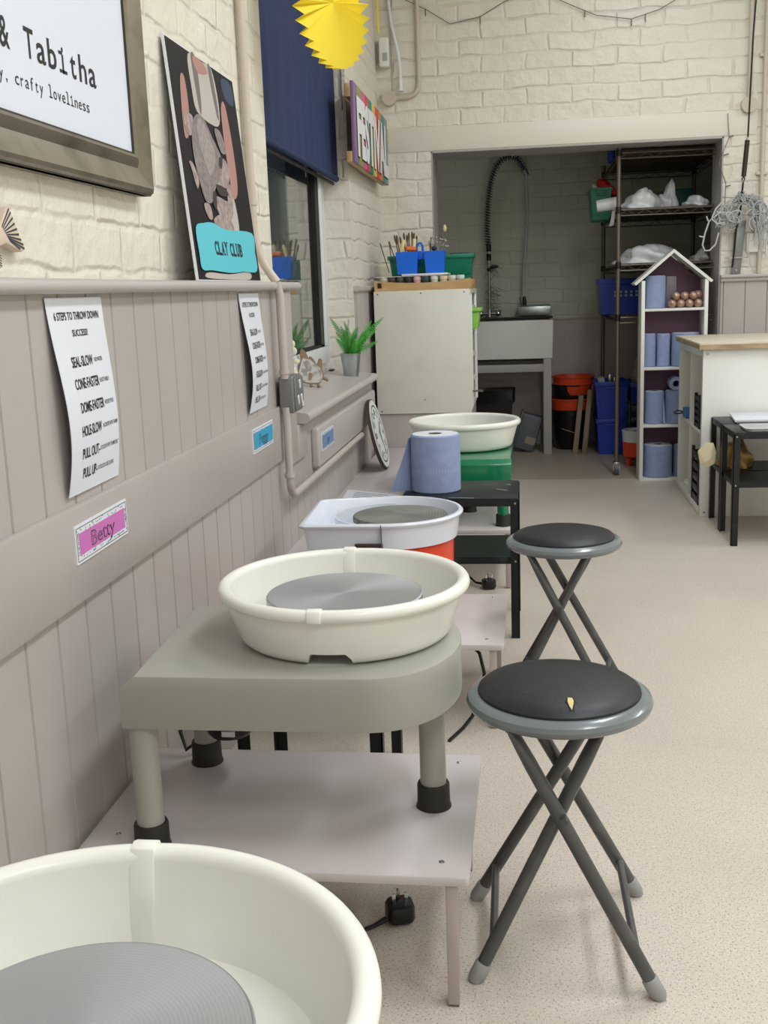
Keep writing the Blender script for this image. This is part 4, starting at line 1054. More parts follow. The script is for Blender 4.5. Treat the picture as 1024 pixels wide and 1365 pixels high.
# brushes
brs = [(-.638, 5.60, -.690, 1.345, (90, 74, 60)), (-.632, 5.66, -.668, 1.378, (120, 94, 66)), (-.625, 5.62, -.652, 1.375, (150, 106, 66)), (-.615, 5.65, -.638, 1.368, (168, 112, 70)), (-.605, 5.63, -.616, 1.385, (130, 84, 54)),
       (-.596, 5.66, -.604, 1.376, (110, 90, 70)), (-.59, 5.61, -.588, 1.384, (96, 76, 60)), (-.582, 5.65, -.575, 1.39, (82, 66, 56)), (-.575, 5.62, -.562, 1.382, (126, 100, 80)), (-.568, 5.66, -.553, 1.37, (100, 86, 74)),
       (-.48, 5.62, -.482, 1.33, (60, 52, 50)), (-.62, 5.68, -.66, 1.36, (70, 56, 48))]
b0 = None
for k, (xa, ya, xb, zt_, c) in enumerate(brs):
    lab = 'thin paint brush standing bristles-up in the left half of the blue caddy' if k != 10 else 'dark brush standing in the right half of the blue caddy'
    r = thing('paint_brush', lab, 'brush', (xa, ya, 1.185), 'brushes in the blue caddy')
    a = Vector((xa, ya, 1.185)); t = Vector((xb, ya, zt_)); q = a.lerp(t, .8)
    MB().tube([a, q], .0028, 8).build('handle', mat('brush_handle_%s' % 'abcdefghijkl'[k], c, .5), r)
    MB().tube([q, a.lerp(t, .86), a.lerp(t, .95), t], [.003, .0048, .005, .0015], 8).build('bristles', mat('brush_hair', (104, 82, 58), .9), r)
def fat_tool(name, label, cat, a, b_, r, c):
    o = MB().tube([a, Vector(a).lerp(Vector(b_), .1), Vector(a).lerp(Vector(b_), .9), b_], [r*.6, r, r, r*.6], 14).build(name, mat(name+'_'+cat+str(int(c[0])), c, .4)); return tag(o, label, cat)
fat_tool('tool_handle', 'orange tool handle lying across the brushes in the blue caddy', 'handle', (-.605, 5.588, 1.305), (-.552, 5.60, 1.300), .0135, (226, 112, 42))
fat_tool('bottle', 'cream coloured slip bottle leaning among the brushes in the caddy', 'bottle', (-.63, 5.592, 1.275), (-.612, 5.592, 1.348), .0095, (226, 214, 158))
fat_tool('bottle', 'pale yellow bottle beside the caddy handle', 'bottle', (-.567, 5.60, 1.28), (-.558, 5.60, 1.352), .0095, (222, 214, 178))
# dried flowers in the right half
root = thing('dried_flowers', 'bunch of pale dried stems in the right half of the blue caddy', 'dried flowers', (-.46, 5.64, 1.185))
mb = MB(); rnd = random.Random(9)
for i in range(26):
    a = (-.46+rnd.uniform(-.02, .02), 5.64+rnd.uniform(-.02, .02), 1.19); t = (-.455+rnd.uniform(-.035, .06), 5.64+rnd.uniform(-.03, .03), 1.31+rnd.random()*.045)
    mb.tube([a, t], .0012, 5); mb.sphere(t, .006, 6, 5)
mb.build('stems', mat('dried_grey', (170, 166, 158), .9), root)
MB().tube([(-.44, 5.64, 1.2), (-.412, 5.64, 1.385)], .0012, 5).build('tall_stem', leaf_d, root)
MB().sphere((-.409, 5.64, 1.398), .012, 10, 8, (.8, .8, 1.5)).build('seed_head', mat('pampas', (214, 204, 166), .9), root)
MB().sphere((-.462, 5.60, 1.30), .014, 10, 8, (1, 1, .8)).build('dark_head', mat('indigo', (44, 42, 78), .8), root)
# long sticks leaning at the left
for k, (a, t) in enumerate((((-.70, 5.66, 1.19), (-.742, 5.66, 1.338)), ((-.684, 5.66, 1.22), (-.695, 5.66, 1.345)))):
    o = MB().tube([a, t], [.002, .0032], 8).build('modelling_tool', mat('tool_dark', (92, 86, 80), .5)); tag(o, ['longer thin tool leaning out left of the blue caddy', 'thin upright tool just left of the blue caddy'][k], 'tool', 'thin tools left of the caddy')
# green crates behind
def crate(root, x0, x1, y0, y1, z0, z1, m_, rim=.012):
    mb = MB(); open_bin(mb, x0, x1, y0, y1, z0, z1, .014, .004); body = mb.build('crate_body', m_, root)
    mb = MB()
    mb.box(x0-.006, x1+.006, y0-.006, y0+.002, z1-rim, z1, .002); mb.box(x0-.006, x1+.006, y1-.002, y1+.006, z1-rim, z1, .002)
    mb.box(x0-.006, x0+.002, y0, y1, z1-rim, z1, .002); mb.box(x1-.002, x1+.006, y0, y1, z1-rim, z1, .002)
    mb.build('rim', m_, root)
    mb = MB(); xm = (x0+x1)/2; w = min(.05, (x1-x0)*.25)
    mb.box(xm-w, xm+w, y0-.010, y0, z1-.045, z1-.033, .003); mb.box(xm-w, xm-w+.008, y0-.010, y0, z1-.036, z1-.01, .002); mb.box(xm+w-.008, xm+w, y0-.010, y0, z1-.036, z1-.01, .002)
    mb.build('handle', m_, root)
root = thing('plastic_crate', 'dark green crate behind the blue caddy on the white cabinet', 'crate', (-.49, 5.87, 1.105))
crate(root, -.715, -.278, 5.78, 5.98, 1.1715, 1.275, green_cr, .02)
MB().box(-.70, -.29, 5.80, 5.965, 1.1035, 1.1712).build('base_box', green_cr, root)
o = MB().box(-.40, -.30, 5.80, 5.95, 1.255, 1.281, .004).build('tool_roll', mat('navy_roll', (40, 48, 96), .7)); tag(o, 'navy bundle lying in the dark green crate', 'bundle')

# ------------------------------------------------------------------ back wall fittings
root = thing('motion_sensor', 'small white motion sensor high in the corner', 'sensor', (-.75, 6.17, 2.35))
MB().box(-.777, -.724, 6.135, YB, 2.275, 2.425, .008, 3).build('case', white_pl, root)
MB().box(-.757, -.730, 6.131, 6.136, 2.305, 2.345, .002).build('lens', mat('sensor_lens', (176, 178, 178), .3), root)
root = thing('conduit_pipe', 'painted conduit curving to a round box in the back corner', 'pipe', (-.6, 6.17, 2.12))
pts = [V(-.571, 6.188, 3.0), V(-.570, 6.188, 2.30)] + arc3((-.570, 6.188, 2.20), (-.570, 6.188, 2.125), (-.645, 6.188, 2.122), 7) + [V(-.70, 6.188, 2.12)]
MB().tube(pts, .013, 14).build('pipe', pipe_m, root)
MB().cyl((-.732, YB, 2.12), (-.732, 6.155, 2.12), .040, .038, 30).build('round_box', pipe_m, root)
root = thing('white_cable', 'white cable drooping down the back corner to a socket plug', 'cable', (-.68, 6.17, 2.17))
MB().tube([(-.73, 6.185, 3.0), (-.724, 6.18, 2.63), (-.71, 6.175, 2.5), (-.693, 6.17, 2.42), (-.675, 6.17, 2.34), (-.668, 6.17, 2.26), (-.668, 6.17, 2.2)], .008, 10).build('cable', upvc, root)
MB().tube([(-.668, 6.17, 2.21), (-.668, 6.17, 2.17), (-.668, 6.165, 2.15)], [.012, .012, .015], 12).build('plug', upvc, root)
o = MB().tube([(-.715, 6.195, 3.0), (-.715, 6.195, 2.158)], .003, 6).build('thin_wire', pipe_m); tag(o, 'thin painted wire straight down the back wall beside the white cable', 'wire')
root = thing('string_lights', 'thin dark light string swagged across the back wall', 'string lights', (0, 6.19, 2.5))
MB().tube([(-.70, 6.185, 2.66), (-.628, 6.185, 2.611), (-.525, 6.185, 2.56), (-.396, 6.185, 2.478), (-.236, 6.185, 2.504), (-.109, 6.185, 2.57), (.05, 6.185, 2.62), (.272, 6.185, 2.516), (.369, 6.185, 2.473), (.549, 6.185, 2.443), (.693, 6.185, 2.481), (.768, 6.185, 2.52), (.86, 6.185, 2.62)], .0022, 6).build('wire', mat('dark_wire', (110, 104, 94), .5), root)
mb = MB()
for x, z in ((-.525, 2.56), (-.236, 2.504), (.31, 2.5), (.549, 2.443), (.62, 2.46)): mb.tube([(x, 6.183, z), (x, 6.18, z-.035)], .003, 6)
mb.build('bulbs', mat('dark_wire', (110, 104, 94), .5), root)
for lab, x, zb_, box in (('painted conduit down to a round box right of the alcove', 1.155, 1.985, True), ('painted conduit furthest right on the back wall', 1.232, 1.125, False)):
    root = thing('conduit_pipe', lab, 'pipe', (x, 6.18, zb_))
    MB().tube([(x, 6.182, 3.0), (x, 6.182, zb_)], .012, 14).build('pipe', pipe_m, root)
    if box: MB().cyl((x, YB, zb_), (x, 6.16, zb_), .042, .040, 28).build('round_box', pipe_m, root)
    else:
        MB().box(x-.03, x+.03, 6.178, YB, 1.632, 1.648, .003).build('saddle', pipe_m, root); MB().box(x-.03, x+.03, 6.178, YB, 2.22, 2.236, .003).build('saddle', pipe_m, root)
# tension cable with turnbuckle
root = thing('pulley_cable', 'dark cable with a turnbuckle hanging in front of the back wall at the right', 'cable', (1.1, 6.1, 1.2))
MB().tube([(1.185, 6.1, 3.0), (1.150, 6.1, 2.32), (1.139, 6.1, 1.81)], .0045, 8).build('cable', gasket, root)
MB().tube([(1.137, 6.1, 1.80), (1.124, 6.1, 1.62)], .0125, 12).build('turnbuckle', mat('bronze', (62, 54, 46), .4, metal=.5), root)
MB().tube([(1.137, 6.1, 1.815), (1.137, 6.1, 1.79)], .006, 8).build('eye', chrome, root)
MB().tube([(1.124, 6.1, 1.62), (1.129, 6.1, 1.608), (1.122, 6.1, 1.59), (1.115, 6.1, 1.608), (1.124, 6.1, 1.62)], .0035, 8).build('hook', gasket, root)
MB().tube([(1.122, 6.1, 1.59), (1.113, 6.1, 1.46), (1.100, 6.13, 1.36), (1.095, 6.16, 1.22), (1.092, 6.17, 1.16)], .005, 8).build('lower_cable', gasket, root)
root = thing('wall_bracket', 'flat grey metal bracket plate fixed above the dado rail at the right', 'bracket', (1.115, 6.17, 1.13))
mb = MB().prism([(1.085, 1.124), (1.135, 1.124), (1.158, 1.40), (1.108, 1.40)], lambda u, v: (u, 6.172, v), lambda u, v: (u, 6.182, v)); mb.bevel(.001); mb.build('plate', metal_box, root)
MB().cyl((1.112, 6.172, 1.145), (1.112, 6.166, 1.145), .007, .006, 10).build('bolt', steel, root)
MB().box(1.05, 1.17, 6.160, 6.168, 1.206, 1.214).build('cross_pin', steel, root)
MB().box(1.10, 1.14, 6.182, YB, 1.2, 1.3).build('spacer', metal_box, root)
# tangle of fairy lights
mb = MB(); rnd = random.Random(21)
def curl(c, rx, rz, turns, ph, r=.0035):
    pts = []
    n = int(turns*14)
    for i in range(n+1):
        a = ph+2*PI*i/14; k = .6+.4*math.sin(i*.37+ph)
        pts.append((c[0]+rx*k*math.cos(a), c[1]+.03*math.sin(a*.7+ph), c[2]+rz*k*math.sin(a)))
    mb.tube(pts, r, 5)
for i in range(34):                      # strands thrown over the hook, falling to both sides
    xl = rnd.uniform(.99, 1.09); zl = rnd.uniform(1.33, 1.44); xr = rnd.uniform(1.17, 1.28); zr = rnd.uniform(1.28, 1.42)
    if i % 2: xl, zl = rnd.uniform(1.10, 1.14), 1.49
    top = (1.135+rnd.uniform(-.03, .05), 6.10+rnd.uniform(-.03, .04), 1.50+rnd.uniform(-.01, .035)); y_ = rnd.uniform(6.06, 6.15)
    P_ = [(xl, y_, zl), ((xl+top[0])/2-.02, y_, (zl+top[2])/2+.035), top, ((xr+top[0])/2+.02, y_, (zr+top[2])/2+.04), (xr, y_, zr)]
    pts = []
    for j in range(20):
        t = j/19*4; k = min(3, int(t)); f_ = t-k; p_ = Vector(P_[k]).lerp(Vector(P_[k+1]), f_)
        pts.append(p_+V(rnd.uniform(-.007, .007), rnd.uniform(-.006, .006), rnd.uniform(-.007, .007)))
    mb.tube(pts, .0026, 5)
for i in range(12): curl((1.03+rnd.random()*.07, 6.10+rnd.uniform(-.03, .03), 1.41+rnd.uniform(-.03, .05)), rnd.uniform(.03, .06), rnd.uniform(.03, .055), rnd.uniform(1., 2), rnd.random()*6, .0028)
for i in range(8): curl((1.21+rnd.uniform(-.05, .05), 6.11+rnd.uniform(-.03, .03), 1.43+rnd.uniform(-.05, .05)), rnd.uniform(.03, .05), rnd.uniform(.03, .06), rnd.uniform(1., 2), rnd.random()*6, .0028)
for i in range(14):
    x = 1.17+rnd.random()*.10; z = 1.40; mb.tube([(x, 6.12, z), (x+rnd.uniform(-.015, .015), 6.11, z-.07), (x+rnd.uniform(-.02, .02), 6.12, z-.10-rnd.random()*.06)], .0024, 5)
mb.tube([(1.06, 6.08, 1.44), (1.0, 6.07, 1.44), (.95, 6.07, 1.40), (.93, 6.07, 1.34), (.918, 6.07, 1.28), (.93, 6.07, 1.25), (.955, 6.07, 1.25), (.985, 6.07, 1.28), (1.0, 6.07, 1.34)], .0045, 6)
mb.tube([(1.02, 6.07, 1.50), (.98, 6.06, 1.46), (.96, 6.06, 1.41), (.99, 6.06, 1.385), (1.03, 6.07, 1.39)], .0045, 6)
for p, q in (((.945, 6.07, 1.40), (.935, 6.07, 1.425)), ((.925, 6.07, 1.32), (.90, 6.07, 1.325)), ((1.0, 6.07, 1.44), (.985, 6.07, 1.45))): mb.tube([p, q], .004, 6)
mb.tube([(1.17, 6.13, 1.35), (1.165, 6.14, 1.25), (1.18, 6.15, 1.17), (1.20, 6.15, 1.125)], .002, 5); mb.tube([(1.24, 6.12, 1.3), (1.235, 6.14, 1.2), (1.255, 6.14, 1.19), (1.25, 6.13, 1.3)], .002, 5)
o = mb.build('fairy_lights', led_white); o['kind'] = 'stuff'; tag(o, 'tangled grey-white fairy lights hung in a bundle right of the alcove', 'fairy lights')
o = MB().box(1.163, 1.268, 6.175, YB, 1.235, 1.335, .004).build('light_controller', white_pl); tag(o, 'white control box on the wall below the tangled fairy lights', 'box')
mb = MB().tube([(1.05, 6.19, 1.95), (1.06, 6.19, 1.83), (1.01, 6.19, 1.70), (.99+.06, 6.19, 1.6), (1.045, 6.19, 1.46), (1.05, 6.14, 1.42)], .0018, 5)
for x, z in ((1.058, 1.83), (1.035, 1.74), (1.048, 1.58)): mb.tube([(x, 6.19, z), (x+.025, 6.185, z+.006)], .003, 5)
o = mb.build('light_string', mat('dark_wire', (110, 104, 94), .5)); tag(o, 'loose strand of lights on the wall just right of the alcove edge', 'string lights')

# ------------------------------------------------------------------ alcove: sink
root = thing('sink_unit', 'white ceramic trough sink on a painted timber stand in the alcove', 'sink', (-.3, 7.45, 0))
mb = MB(); open_bin(mb, -.85, .168, 7.25, 7.70, .632, .880, .006, .022); mb.bevel(.006, 50, 3); mb.build('basin', ceramic, root)
for x in (.128, -.80):
    MB().box(x-.026, x+.026, 7.245, 7.295, 0, .630, .003).build('leg', mauve_grey, root)
    MB().box(x-.026, x+.026, 7.64, 7.69, 0, .630, .003).build('leg', mauve_grey, root)
MB().box(-.775, .102, 7.25, 7.285, .545, .595, .002).build('rail', mauve_grey, root)
MB().box(-.775, .102, 7.65, 7.685, .545, .595, .002).build('rail', mauve_grey, root)
o = MB().box(-1.25, .172, 7.60, 7.73, .882, .892, .002).build('back_shelf', gasket); struct(o)
# spray tap
root = thing('spray_tap', 'tall pre-rinse spray tap with a coiled spring hose above the sink', 'tap', (-.254, 7.66, .90))
yy = 7.66; xr = -.258; xd = 0.0
def tp(x, z): return V(xr+(x+.254)*1.014, yy, 1.1+(z-1.1)*1.014)
MB().tube([tp(-.254, .902), tp(-.254, 1.37)], .0085, 12).build('riser', steel, root)
mx = MB(); mx.tube([tp(-.30, .925), tp(-.21, .925)], .011, 12); mx.tube([tp(-.254, .90), tp(-.254, .95)], .016, 14); mx.build('mixer_body', chrome, root)
for s_ in (-1, 1):
    MB().sphere(tp(-.254+s_*.058, .925), .02, 12, 8, (1, .8, 1)).build('tap_handle', chrome, root)
bl = MB(); bl.tube([tp(-.254, 1.335), tp(-.254, 1.385)], .017, 14); bl.tube([tp(-.254, 1.275), tp(-.254, 1.32)], .0165, 14); bl.tube([tp(-.254, 1.205), tp(-.254, 1.225)], .014, 12); bl.build('collar', black_pl, root)
MB().tube([tp(-.26, 1.228), tp(-.235, 1.23), tp(-.21, 1.235), tp(-.19, 1.235)], [.008, .012, .012, .006], 10).build('valve', black_pl, root)
path = [tp(-.256, 1.38), tp(-.262, 1.46), tp(-.260, 1.56), tp(-.250, 1.68), tp(-.230, 1.80), tp(-.195, 1.885), tp(-.150, 1.93), tp(-.106, 1.943), tp(-.062, 1.928), tp(-.028, 1.885), tp(-.010, 1.84)]
# resample and coil
def resample(P, n):
    seg = [0]
    for i in range(1, len(P)): seg.append(seg[-1]+(P[i]-P[i-1]).length)
    out = []
    for k in range(n+1):
        d = seg[-1]*k/n; i = max(j for j in range(len(seg)) if seg[j] <= d+1e-9); i = min(i, len(P)-2)
        out.append(P[i].lerp(P[i+1], (d-seg[i])/(seg[i+1]-seg[i])))
    return out
RS = resample(path, 44*10); hp = []
for i, p in enumerate(RS):
    t = (RS[min(i+1, len(RS)-1)]-RS[max(i-1, 0)]).normalized(); nn = V(0, 1, 0); bb = t.cross(nn); a = 2*PI*i/10
    hp.append(p+(nn*math.cos(a)+bb*math.sin(a))*.0205)
MB().tube(hp, .0046, 6).build('spring', steel, root)
MB().tube(path, .0075, 10).build('inner_hose', black_pl, root)
MB().tube([tp(-.010, 1.85), tp(.004, 1.815)], .018, 14).build('spring_end', tin, root)
MB().tube([tp(.001, 1.82), tp(.006, 1.7), tp(.004, 1.5), tp(-.006, 1.35), tp(-.02, 1.2), tp(-.024, 1.1), tp(-.02, 1.02)], .0085, 10).build('hose', led_white, root)
MB().tube([tp(-.020, 1.03), tp(-.018, 1.0), tp(-.012, .93)], [.010, .014, .013], 12).build('spray_handle', black_pl, root)
MB().tube([tp(-.012, .945), tp(-.008, .912)], [.018, .022], 14).build('spray_head', steel, root)
MB().tube([tp(-.032, .93), tp(-.045, 1.0), tp(-.052, 1.03)], .004, 8).build('trigger', steel, root)
# dried trailing sprig on the riser
mb = MB(); rnd = random.Random(4)
for i in range(34):
    z = .93+rnd.random()*.30; x0 = -.254; mb.tube([tp(x0, z), tp(x0+rnd.uniform(-.02, .05), z+rnd.uniform(-.01, .05)), tp(x0+rnd.uniform(-.045, .09), z+rnd.uniform(-.05, .03))], .0018, 5)
o = mb.build('dried_sprig', leaf_d); o['kind'] = 'stuff'; tag(o, 'dry wiry twigs tied around the tap riser', 'twigs')
# metal draining block
o = MB().prism([(7.60, .903), (7.60, .962), (7.66, .975), (7.66, .903)], lambda u, v: (-.062, u, v), lambda u, v: (.158, u, v)); o.bevel(.003); o = o.build('drip_tray', tin)
tag(o, 'small metal drip tray behind the right end of the sink', 'tray')

# under and beside the sink
def bucket(label, x, y, z0, z1, r0, r1, m_, cat='bucket', group='stacked buckets beside the sink', handle=False, ribs=False):
    root = thing('bucket', label, cat, (x, y, z0), group)
    h = z1-z0
    MB().lathe([(0, 0), (r0, 0), (r0+.003, .004), (r1, h-.012), (r1+.008, h-.010), (r1+.009, h-.002), (r1+.002, h), (r1-.004, h-.004), (r0-.002, .01), (0, .01)], (x, y, z0), 40).build('body', m_, root)
    if handle: MB().tube([(x-r1*.98, y-.02, z0+h*.72), (x-r1*.5, y-r1*.95, z0+h*.55), (x+r1*.3, y-r1*1.05, z0+h*.42), (x+r1*.85, y-r1*.6, z0+h*.52)], .003, 8).build('handle', steel, root)
    if ribs: MB().lathe([(r1*.93, h*.55), (r1*.99, h*.56), (r1*.99, h*.6), (r1*.94, h*.62)], (x, y, z0), 40).build('rib', m_, root)
    return root
bx, by = .295, 7.52
bucket('black bucket with a wire handle at the bottom of the stack beside the sink', bx-.005, by, .001, .27, .105, .135, black_pl, handle=True)
bucket('lower orange bucket wedged in the black bucket beside the sink', bx-.005, by, .16, .345, .105, .137, orange_d)
bucket('upper black bucket in the stack between two orange buckets', bx, by, .25, .44, .1, .132, black_pl)
bucket('topmost wide orange trug of the stack beside the sink', bx+.01, by-.01, .37, .497, .112, .138, orange_d, ribs=True)
for k, (lab, x0, xt, zt_) in enumerate((('left one of two old boards leaning beside the buckets', .305, .345, .375), ('taller right one of two old boards leaning beside the buckets', .365, .405, .41))):
    y0 = 7.22
    root_o = MB().prism([(x0-.017, 0.001), (x0+.017, 0.001), (xt+.022, zt_), (xt-.012, zt_)], lambda u, v: (u, y0+v*.30, v), lambda u, v: (u, y0+.035+v*.30, v)); root_o.bevel(.003)
    o = root_o.build('wooden_plank', oldwood); tag(o, lab, 'plank', 'old boards leaning by the buckets')
root = thing('waste_bin', 'black lined waste bin under the sink', 'bin', (-.22, 7.5, 0))
mb = MB(); open_bin(mb, -.40, -.10, 7.42, 7.63, .002, .40, .03, .004); mb.build('body', black_pl, root)
mb = MB(); rnd = random.Random(2)
loop_ = rounded_rect(-.412, -.088, 7.408, 7.642, .03, 3)
bm = mb.bm; n = len(loop_)
r0 = [bm.verts.new((x, y+rnd.uniform(-.004, .004), .33+rnd.uniform(-.02, .02))) for x, y in loop_]; r1 = [bm.verts.new((x*1.0, y, .405+rnd.uniform(-.004, .012))) for x, y in loop_]
r2 = [bm.verts.new((-.25+(x+.25)*.9, 7.525+(y-7.525)*.88, .36)) for x, y in loop_]
for a, b_ in ((r0, r1), (r1, r2)):
    for k in range(n): bm.faces.new((a[k], a[(k+1) % n], b_[(k+1) % n], b_[k]))
mb.build('bin_liner', mat('bin_bag', (24, 25, 28), .22), root)
# tilted grey storage tub
root = thing('storage_tub', 'dark grey plastic tub tipped on its side in front of the sink leg', 'tub', (-.02, 7.42, 0))
mb = MB(); open_bin(mb, -.105, .105, -.075, .075, 0, .235, .022, .004); mb.bevel(.004, 60)
Mx = Matrix.Translation((-.055, 7.34, .012)) @ Matrix.Rotation(math.radians(-14), 4, 'Y') @ Matrix.Rotation(math.radians(90), 4, 'X') @ Matrix.Rotation(math.radians(90), 4, 'Z')
Mx = Matrix.Translation((-.005, 7.38, .002)) @ Matrix.Rotation(math.radians(17), 4, 'Y')
t = MB().box(-.105, .035, -.06, .06, .0, .245, .014, 3); zmin = 0
t2 = MB().merge(t, Mx); mn = min(v.co.z for v in t2.bm.verts)
for v in t2.bm.verts: v.co.z -= mn-.001
t2.build('body', grey_box, root)
t = MB().box(-.115, -.100, -.068, .068, -.005, .255, .004); t2 = MB().merge(t, Mx)
for v in t2.bm.verts: v.co.z -= mn-.001
t2.build('rim', grey_box, root); mb.bm.free()
t = MB().box(-.04, .03, -.0625, -.0605, .05, .10); t2 = MB().merge(t, Mx)
for v in t2.bm.verts: v.co.z -= mn-.001
t2.build('sticker', mat('tub_label', (150, 140, 122), .7), root)

# ------------------------------------------------------------------ wire shelving
root = thing('wire_shelving', 'tall wire shelving rack on castors filling the right of the alcove', 'shelving', (.78, 7.0, 0))
rx0, rx1, ry0, ry1 = .508, 1.09, 6.39, 7.62
for x in (rx0, rx1):
    for y in (ry0, ry1):
        p = MB().tube([(x, y, .075), (x, y, 1.86)], .0125, 16).build('post', wire_m, root)
        for z in (1.80, 1.495, 1.195, .905): MB().tube([(x, y, z-.018), (x, y, z+.018)], .016, 14).build('shelf_sleeve', black_pl, p)
        c = MB(); c.cyl((x-.012, y, .036), (x+.012, y, .036), .036, .036, 20); c.build('castor_wheel', grey_box, p)
        c = MB().box(x-.019, x+.019, y-.022, y+.022, .062, .078, .003); c.box(x-.019, x-.014, y-.014, y+.014, .03, .07); c.box(x+.014, x+.019, y-.014, y+.014, .03, .07); c.build('castor_fork', steel, p)
for z in (1.80, 1.495, 1.195, .905):
    mb = MB()
    for zz in (z, z-.03):
        mb.tube([(rx0, ry0, zz), (rx1, ry0, zz)], .0035, 6); mb.tube([(rx0, ry1, zz), (rx1, ry1, zz)], .0035, 6); mb.tube([(rx0, ry0, zz), (rx0, ry1, zz)], .0035, 6); mb.tube([(rx1, ry0, zz), (rx1, ry1, zz)], .0035, 6)
    for e in range(2):
        y = ry0 if e == 0 else ry1; n = 12
        mb.tube([(rx0+(rx1-rx0)*i/n, y, z if i % 2 else z-.03) for i in range(n+1)], .0022, 5)
    n = 26; mb.tube([(rx0, ry0+(ry1-ry0)*i/n, z if i % 2 else z-.03) for i in range(n+1)], .0022, 5)
    for i in range(22): x = rx0+.02+(rx1-rx0-.04)*i/21; mb.tube([(x, ry0, z+.002), (x, ry1, z+.002)], .0016, 4)
    for i in range(4): y = ry0+.2+(ry1-ry0-.4)*i/3; mb.tube([(rx0, y, z-.004), (rx1, y, z-.004)], .003, 5)
    sh = mb.build('shelf', wire_m, root)
    if z > 1.1: MB().box(rx0+.02, rx1-.02, ry0+.015, ry1-.02, z+.004, z+.010).build('shelf_liner', dark_shelf, sh)
SH = [z+.0105 for z in (1.80, 1.495, 1.195)]
def heap(name, label, cat, cx, cy, z0, sx, sy, sz, m_, seed, group=None, n=3):
    rnd = random.Random(seed); bmx = bmesh.new()
    bmesh.ops.create_icosphere(bmx, subdivisions=4, radius=1)
    ph = [rnd.random()*6 for _ in range(9)]
    for v in bmx.verts:
        c = v.co.copy(); d = 1+.13*math.sin(4*c.x+ph[0])*math.sin(5*c.y+ph[1])+.09*math.sin(9*c.z+ph[2]+3*c.x)+.06*math.sin(13*c.x+ph[3])*math.sin(11*c.y+ph[4])
        v.co = Vector((c.x*d*sx, c.y*d*sy, max(-.0, c.z*d*(1+.3*math.sin(2.3*c.x+ph[5])))*sz))
    mb = MB(); mb.bm.free(); mb.bm = bmx
    bmesh.ops.translate(bmx, verts=bmx.verts, vec=(cx, cy, z0))
    o = mb.build(name, m_, None, ang=60); return tag(o, label, cat, group)
heap('plastic_bag', 'shiny white plastic bag at the left of the second shelf up', 'bag', .64, 6.55, SH[1], .105, .10, .10, bag_m, 3, 'plastic bags on the rack')
heap('plastic_bag', 'tall peaked white plastic bag in the middle of the second highest shelf', 'bag', .80, 6.66, SH[1], .06, .09, .145, bag_m, 5, 'plastic bags on the rack')
heap('plastic_bag', 'flat white plastic sheeting at the right of the second highest shelf', 'bag', .945, 6.55, SH[1], .07, .12, .05, bag_m, 8, 'plastic bags on the rack')
heap('plastic_bag', 'broad pale plastic bag on the shelf just above the dolls-house shelf roof', 'bag', .72, 6.62, SH[2], .19, .17, .085, bag_m, 12, 'plastic bags on the rack')
heap('plastic_bag', 'dim grey bag at the right of the shelf above the roof', 'bag', .985, 6.62, SH[2], .055, .12, .06, mat('grey_bag', (170, 170, 168), .6), 15, 'plastic bags on the rack')
root = thing('plastic_crate', 'green crate hooked over the left edge of the rack', 'crate', (.44, 6.95, 1.47))
crate(root, .378, .500, 6.80, 7.12, 1.470, 1.655, green_cr, .016)
MB().box(.495, .56, 6.85, 6.87, 1.5055, 1.512).build('hook', green_cr, root); MB().box(.495, .56, 7.04, 7.06, 1.5055, 1.512).build('hook', green_cr, root)
heap('red_cloth', 'red cloth heaped on the green crate', 'cloth', .475, 6.96, 1.615, .072, .12, .085, red_m, 4)
heap('white_cloth', 'white cloth at the back left corner of the green crate', 'cloth', .408, 6.86, 1.63, .025, .03, .055, bag_m, 6)
o = MB().tube([(.40, 6.60, 1.535), (.52, 6.60, 1.55)], [.034, .036], 16); o = o.build('plastic_roll', bag_m); tag(o, 'rolled white plastic sheet sticking out in front of the green crate', 'roll')
o = MB().prism([(.50, 1.43), (.475, 1.42), (.495, 1.53), (.515, 1.53)], lambda u, v: (u, 6.62, v), lambda u, v: (u, 6.63, v)); o = o.build('plastic_strip', bag_m); tag(o, 'strip of white plastic hanging off the shelf by the front post', 'plastic strip')
o = MB().box(.49, .53, 6.95, 7.05, SH[0], SH[0]+.16, .012, 3).build('blue_bottle', blue_pl); tag(o, 'blue container on the very top shelf of the rack', 'container')
o = MB().box(.535, .565, 6.95, 7.05, SH[0], SH[0]+.17, .01, 3).build('white_container', white_pl); tag(o, 'white container beside the blue one on the very top shelf', 'container')
o = MB().box(.82, .98, 6.9, 7.2, SH[1], SH[1]+.13, .01).build('teal_box', mat('teal_box', (0, 80, 76), .5)); tag(o, 'dim teal box at the back of the second highest shelf', 'box')
gC = 'blue crates in the alcove'
root = thing('plastic_crate', 'blue perforated crate on the lowest shelf of the rack', 'crate', (.58, 7.15, .91), gC)
crate(root, .447, .70, 7.0, 7.35, .9085, 1.125, blue_pl, .03)
mb = MB()
for i in range(5):
    for j in range(2): mb.box(.535+.032*i, .550+.032*i, 6.998, 7.008, 1.015+.022*j, 1.029+.022*j)
mb.build('perforations', led_white, root)
root = thing('plastic_crate', 'blue crate on the floor at the bottom of the pair under the rack', 'crate', (.54, 7.3, 0), gC)
crate(root, .445, .635, 7.17, 7.5, .002, .235, blue_pl, .03)
root = thing('plastic_crate', 'upper blue crate of the floor pair under the rack', 'crate', (.54, 7.3, .24), gC)
crate(root, .435, .64, 7.165, 7.5, .236, .475, blue_pl, .03)
